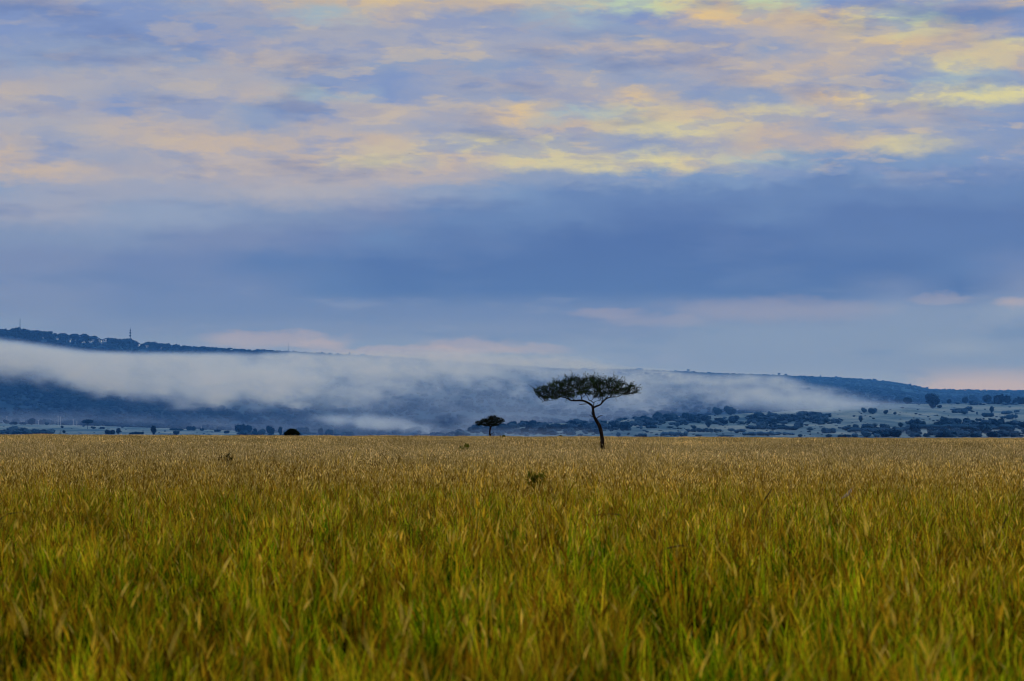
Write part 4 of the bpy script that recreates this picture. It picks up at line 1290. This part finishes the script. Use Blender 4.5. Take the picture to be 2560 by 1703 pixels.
dv = curve([(300, 0), (600, .12), (800, .35), (1000, .6), (1300, .75), (1600, .6), (1800, .25), (1900, 0)])
fog_bank('mist', v_top, v_bot, 160.0, .0034, const(20), const(16), 2.6, 'thin grey mist hanging below the fog over the middle slope', (9, 12, 3), yoff=-60, seedz=29.0, fade=dv)
g_top = [(880, 1078), (1100, 1074), (1400, 1076), (1600, 1080), (2700, 1078)]
g_bot = [(880, 1100), (2700, 1100)]
dg = curve([(880, 0), (960, .45), (1120, .55), (1300, 1), (1450, 1.0), (1600, .8), (2000, .45), (2300, .8), (2700, .8)])
fog_bank('mist', g_top, g_bot, 130.0, .0032, const(14), const(6), 1.5, 'ground mist along the near edge of the plain behind the grass', (6, 9, 1.5), yfix=lambda px: 1500.0, seedz=37.0, fade=dg)
w_top = [(700, 1050), (780, 1040), (850, 1040), (930, 1038), (1000, 1048), (1050, 1056), (1100, 1066), (1180, 1074)]
w_bot = [(700, 1046), (780, 1048), (850, 1060), (930, 1074), (1000, 1086), (1050, 1092), (1100, 1094), (1180, 1094)]
dw = curve([(700, 0), (760, .35), (850, .8), (950, 1), (1050, .8), (1130, .4), (1180, 0)])
fog_bank('fog_wisp', w_top, w_bot, 90.0, .016, const(11), const(10), 3.6, 'small streak of fog at the hill foot, left of the small acacia', (4, 6, 1.2), yfix=lambda px: 2080.0, seedz=13.0, fade=dw)

l_top = [(-250, 1036), (0, 1036), (300, 1038), (600, 1052), (950, 1066)]
l_bot = [(-250, 1068), (0, 1068), (300, 1072), (600, 1084), (950, 1094)]
dl = curve([(-250, 1), (500, 1), (800, .7), (950, 0)])
fog_bank('mist', l_top, l_bot, 90.0, .0040, const(22), const(8), 2.4, 'faint mist at the foot of the left forest slope', (8, 9, 2), yfix=lambda px: float(foot_r(px)) + 40, seedz=51.0, fade=dl)
m_, nt_ = new_mat('blue_air')
o_ = N(nt_, 'ShaderNodeOutputMaterial'); v_ = N(nt_, 'ShaderNodeVolumeScatter', inp={'Color': C(.095, .36, 1.0), 'Density': .00024})
nt_.links.new(v_.outputs[0], o_.inputs['Volume'])
hb = MB(); hb.box(-1500, 1700, 1150, 5200, -12, 190)
tag(hb.build('haze', m_), 'thin blue morning haze filling the valley below the hills', 'haze', kind='stuff')

# ------------------------------------------------------------------ sky
world = bpy.data.worlds.new('World'); sc.world = world
world.use_nodes = True
wt = world.node_tree; wt.nodes.clear()
SUN_EL, SUN_AZ = math.radians(20), math.radians(62)      # sun behind cloud, ahead and to the right
tc = N(wt, 'ShaderNodeTexCoord')
sp = N(wt, 'ShaderNodeSeparateXYZ'); wt.links.new(tc.outputs['Generated'], sp.inputs[0])
az = mathn(wt, 'ARCTAN2', sp.outputs['X'], sp.outputs['Y'])
el = mathn(wt, 'ARCSINE', sp.outputs['Z'])
# picture-like units: 1 = 1 degree
azd = mathn(wt, 'MULTIPLY', az, 180 / PI); eld = mathn(wt, 'MULTIPLY', el, 180 / PI)


def wnoise(scale, sx_, sy_, det, off, rough=.55, dist=0.0):
    c = N(wt, 'ShaderNodeCombineXYZ')
    wt.links.new(mathn(wt, 'MULTIPLY_ADD', azd, sx_, off), c.inputs[0]); wt.links.new(mathn(wt, 'MULTIPLY_ADD', eld, sy_, off * .7), c.inputs[1])
    n = N(wt, 'ShaderNodeTexNoise', inp={'Scale': scale, 'Detail': det, 'Roughness': rough, 'Distortion': dist}); wt.links.new(c.outputs[0], n.inputs['Vector'])
    return mathn(wt, 'SUBTRACT', n.outputs['Fac'], .5)


# two warps: broad sweep and fine ragged rims
wa = wnoise(.55, .55, 1.6, 4, 3.0); wb = wnoise(.55, .55, 1.6, 4, 41.0)
wc = wnoise(1.7, .70, 1.75, 7, 17.0, .62, .1); wd = wnoise(1.7, .70, 1.75, 7, 63.0, .62, .1)
amp = mathn(wt, 'MULTIPLY_ADD', mathn(wt, 'MULTIPLY', mathn(wt, 'SUBTRACT', eld, 2.5), .4, clamp=True), .8, .2)
azw = mathn(wt, 'ADD', azd, mathn(wt, 'MULTIPLY', amp, mathn(wt, 'ADD', mathn(wt, 'MULTIPLY', wa, 1.6), mathn(wt, 'MULTIPLY', wc, 1.8))))
elw = mathn(wt, 'ADD', eld, mathn(wt, 'MULTIPLY', amp, mathn(wt, 'ADD', mathn(wt, 'MULTIPLY', wb, .28), mathn(wt, 'MULTIPLY', wd, .72))))
PAL = {'a': (128, 149, 194), 'b': (142, 158, 190), 'c': (156, 163, 186), 'd': (168, 169, 182), 'e': (182, 174, 174), 'f': (192, 177, 164), 'g': (212, 188, 150), 'h': (222, 192, 142), 'y': (206, 198, 160), 'Y': (214, 207, 156),
       't': (160, 178, 190), 'T': (192, 208, 172), '1': (122, 148, 191), '2': (103, 130, 180), '3': (91, 117, 171), '4': (81, 107, 164), '5': (108, 127, 175), '6': (119, 135, 177), '7': (127, 145, 183), '8': (139, 155, 187), '9': (180, 171, 175), '0': (160, 160, 178)}
GRID = [(0, 'ccbcffgfftTgTacdf'), (40, 'aaabctecbtahfhT11'), (80, 'aaaabdcdcbbcefyfa'), (120, 'abbaecddceefbegfy'), (160, 'bbcbeebbbbceefdyf'), (200, 'cddddbacedbcfcbtb'), (240, 'edcdetacbdgbbhyYY'),
        (280, 'ddadbaedgtyfydebb'), (320, 'ddeebedcdfyyfbdba'), (360, 'eceffefyyybcffy88'), (400, 'fcceefyfyyYyt1111'), (440, 'ffdeeeee881112122'), (480, 'bcccddcb122222222'), (540, 'ccbb7762223323333'),
        (600, '77766523344443333'), (660, '66553344444444435'), (720, '66555344444444546'), (780, '66555555555666778'), (830, '76666666666777777'), (868, '77777777777777787'), (900, '88887878787777777'), (960, '8888888888888889 9'.replace(' ', '')),
        (985, '88888888888888999'), (1050, '88888888888888888')]
d0 = None
rowcol = []
for y, s in GRID:
    s = s[:17]
    az_of = lambda x: math.degrees(math.atan((x - 1280) / FPX))
    t = mathn(wt, 'MULTIPLY_ADD', azw, 1 / 26.0, .5)
    stops = [((az_of(160 * i)) / 26.0 + .5, srgb(*PAL[c])) for i, c in enumerate(s)]
    rowcol.append((math.degrees(math.atan((HORIZON - y) / FPX)), ramp(wt, t, stops, 'LINEAR')))
skyc = rowcol[0][1]
for (e0, _), (e1, c1) in zip(rowcol, rowcol[1:]):
    m = N(wt, 'ShaderNodeMapRange', interpolation_type='SMOOTHSTEP', inp={'From Min': e0, 'From Max': e1}); wt.links.new(elw, m.inputs['Value'])
    skyc = mixc(wt, m.outputs[0], skyc, c1)
# soft brightness grain of the cloud layer
gr = wnoise(1.2, .5, 1.5, 6, 5.0, .6, .3)
gv = mathn(wt, 'MULTIPLY_ADD', gr, .10, 1.0)
gc = N(wt, 'ShaderNodeCombineColor')
for i in range(3): wt.links.new(gv, gc.inputs[i])
skyc = mixc(wt, 1.0, skyc, gc.outputs[0], 'MULTIPLY')
# streaks of smaller cloud: grey-blue bellies and warm lit rims
def streak(col, off, sx_, sy_, t0, t1, amt, e0, e1):
    global skyc
    n = wnoise(1.0, sx_, sy_, 6, off, .56, .1)
    m = N(wt, 'ShaderNodeMapRange', interpolation_type='SMOOTHSTEP', inp={'From Min': t0, 'From Max': t1}); wt.links.new(n, m.inputs['Value'])
    k = N(wt, 'ShaderNodeMapRange', interpolation_type='SMOOTHSTEP', inp={'From Min': e0, 'From Max': e1, 'To Max': amt}); wt.links.new(elw, k.inputs['Value'])
    f_ = mathn(wt, 'MULTIPLY', m.outputs[0], k.outputs[0])
    if col[0] > col[2]:                                     # warm light only towards the sun
        w_ = N(wt, 'ShaderNodeMapRange', inp={'From Min': -9.0, 'From Max': 0.0, 'To Min': .35}); wt.links.new(azd, w_.inputs['Value'])
        f_ = mathn(wt, 'MULTIPLY', f_, w_.outputs[0])
    skyc = mixc(wt, f_, skyc, col)


streak(srgb(132, 150, 192), 91.0, .46, 1.5, .02, .11, .58, 4.8, 5.5)
streak(srgb(150, 160, 188), 120.0, 1.0, 2.8, .03, .12, .42, 4.8, 5.5)
streak(srgb(212, 192, 156), 151.0, .5, 1.8, .05, .13, .42, 4.9, 5.7)
streak(srgb(164, 163, 178), 211.0, .6, 2.3, .04, .13, .5, 4.8, 5.5)
streak(srgb(98, 121, 172), 171.0, .3, 1.3, .0, .2, .5, -1, 0)
streak(srgb(136, 150, 186), 191.0, .5, 2.6, .05, .2, .4, 3.1, 2.6)
# small peach glows low over the hills
for gx, gy, gw, gh, ga in ((690, 852, 120, 14, .55), (805, 862, 40, 10, .5), (1190, 864, 90, 14, .5), (1000, 880, 160, 10, .5), (1330, 874, 70, 8, .4), (1510, 783, 60, 9, .32), (2548, 752, 40, 11, .6), (2350, 748, 60, 10, .3), (2500, 972, 150, 15, .45), (1950, 770, 180, 22, .25), (1640, 800, 90, 10, .25)):
    ga_ = math.degrees(math.atan((gx - 1280) / FPX)); ge = math.degrees(math.atan((HORIZON - gy) / FPX))
    dx = mathn(wt, 'MULTIPLY', mathn(wt, 'SUBTRACT', azw, ga_), FPX / 57.3 / gw)
    dy = mathn(wt, 'MULTIPLY', mathn(wt, 'SUBTRACT', mathn(wt, 'ADD', elw, mathn(wt, 'MULTIPLY', wc, .35)), ge), FPX / 57.3 / gh)
    rr = mathn(wt, 'ADD', mathn(wt, 'MULTIPLY', dx, dx), mathn(wt, 'MULTIPLY', dy, dy))
    m = N(wt, 'ShaderNodeMapRange', interpolation_type='SMOOTHSTEP', inp={'From Min': 3.6, 'From Max': .0, 'To Max': ga * .85}); wt.links.new(mathn(wt, 'ADD', rr, mathn(wt, 'MULTIPLY', mathn(wt, 'ADD', wd, wb), 3.0)), m.inputs['Value'])
    skyc = mixc(wt, m.outputs[0], skyc, srgb(188, 174, 172))
# above the picture: brighter overcast over the physical sky
nis = N(wt, 'ShaderNodeTexSky', sky_type='NISHITA', sun_disc=False, sun_elevation=SUN_EL, sun_rotation=SUN_AZ)
nsc = mixc(wt, 1.0, nis.outputs[0], (.1, .1, .1, 1), 'MULTIPLY')
up = mixc(wt, .72, nsc, C(.50, .57, .72))
hi = N(wt, 'ShaderNodeMapRange', interpolation_type='SMOOTHSTEP', inp={'From Min': 9.5, 'From Max': 26.0}); wt.links.new(eld, hi.inputs['Value'])
skyc = mixc(wt, hi.outputs[0], skyc, up)
lo_ = N(wt, 'ShaderNodeMapRange', inp={'From Min': -.6, 'From Max': -.1}); wt.links.new(eld, lo_.inputs['Value'])
skyc = mixc(wt, lo_.outputs[0], C(.10, .10, .08), skyc)
bg = N(wt, 'ShaderNodeBackground', inp={'Strength': 1.0}); wt.links.new(skyc, bg.inputs['Color'])
wo = N(wt, 'ShaderNodeOutputWorld'); wt.links.new(bg.outputs[0], wo.inputs['Surface'])

sun_d = bpy.data.lights.new('sun', 'SUN'); sun_d.energy = 1.9; sun_d.angle = math.radians(9); sun_d.color = (1.0, .88, .70)
sun = bpy.data.objects.new('sun', sun_d); COL.objects.link(sun)
sv = Vector((math.sin(SUN_AZ) * math.cos(SUN_EL), math.cos(SUN_AZ) * math.cos(SUN_EL), math.sin(SUN_EL)))
sun.rotation_euler = sv.to_track_quat('Z', 'Y').to_euler()

# ------------------------------------------------------------------ render settings
sc.render.engine = 'CYCLES'
sc.view_settings.view_transform = 'Standard'; sc.view_settings.look = 'None'; sc.view_settings.exposure = 0.0
cy = sc.cycles
cy.use_denoising = True
try: cy.denoiser = 'OPENIMAGEDENOISE'
except Exception: pass
cy.max_bounces = 6; cy.diffuse_bounces = 3; cy.transmission_bounces = 3; cy.filter_width = 1.05
cy.volume_bounces = 2; cy.transparent_max_bounces = 8
cy.volume_step_rate = 3.0
cy.use_adaptive_sampling = True; cy.adaptive_threshold = 0.01
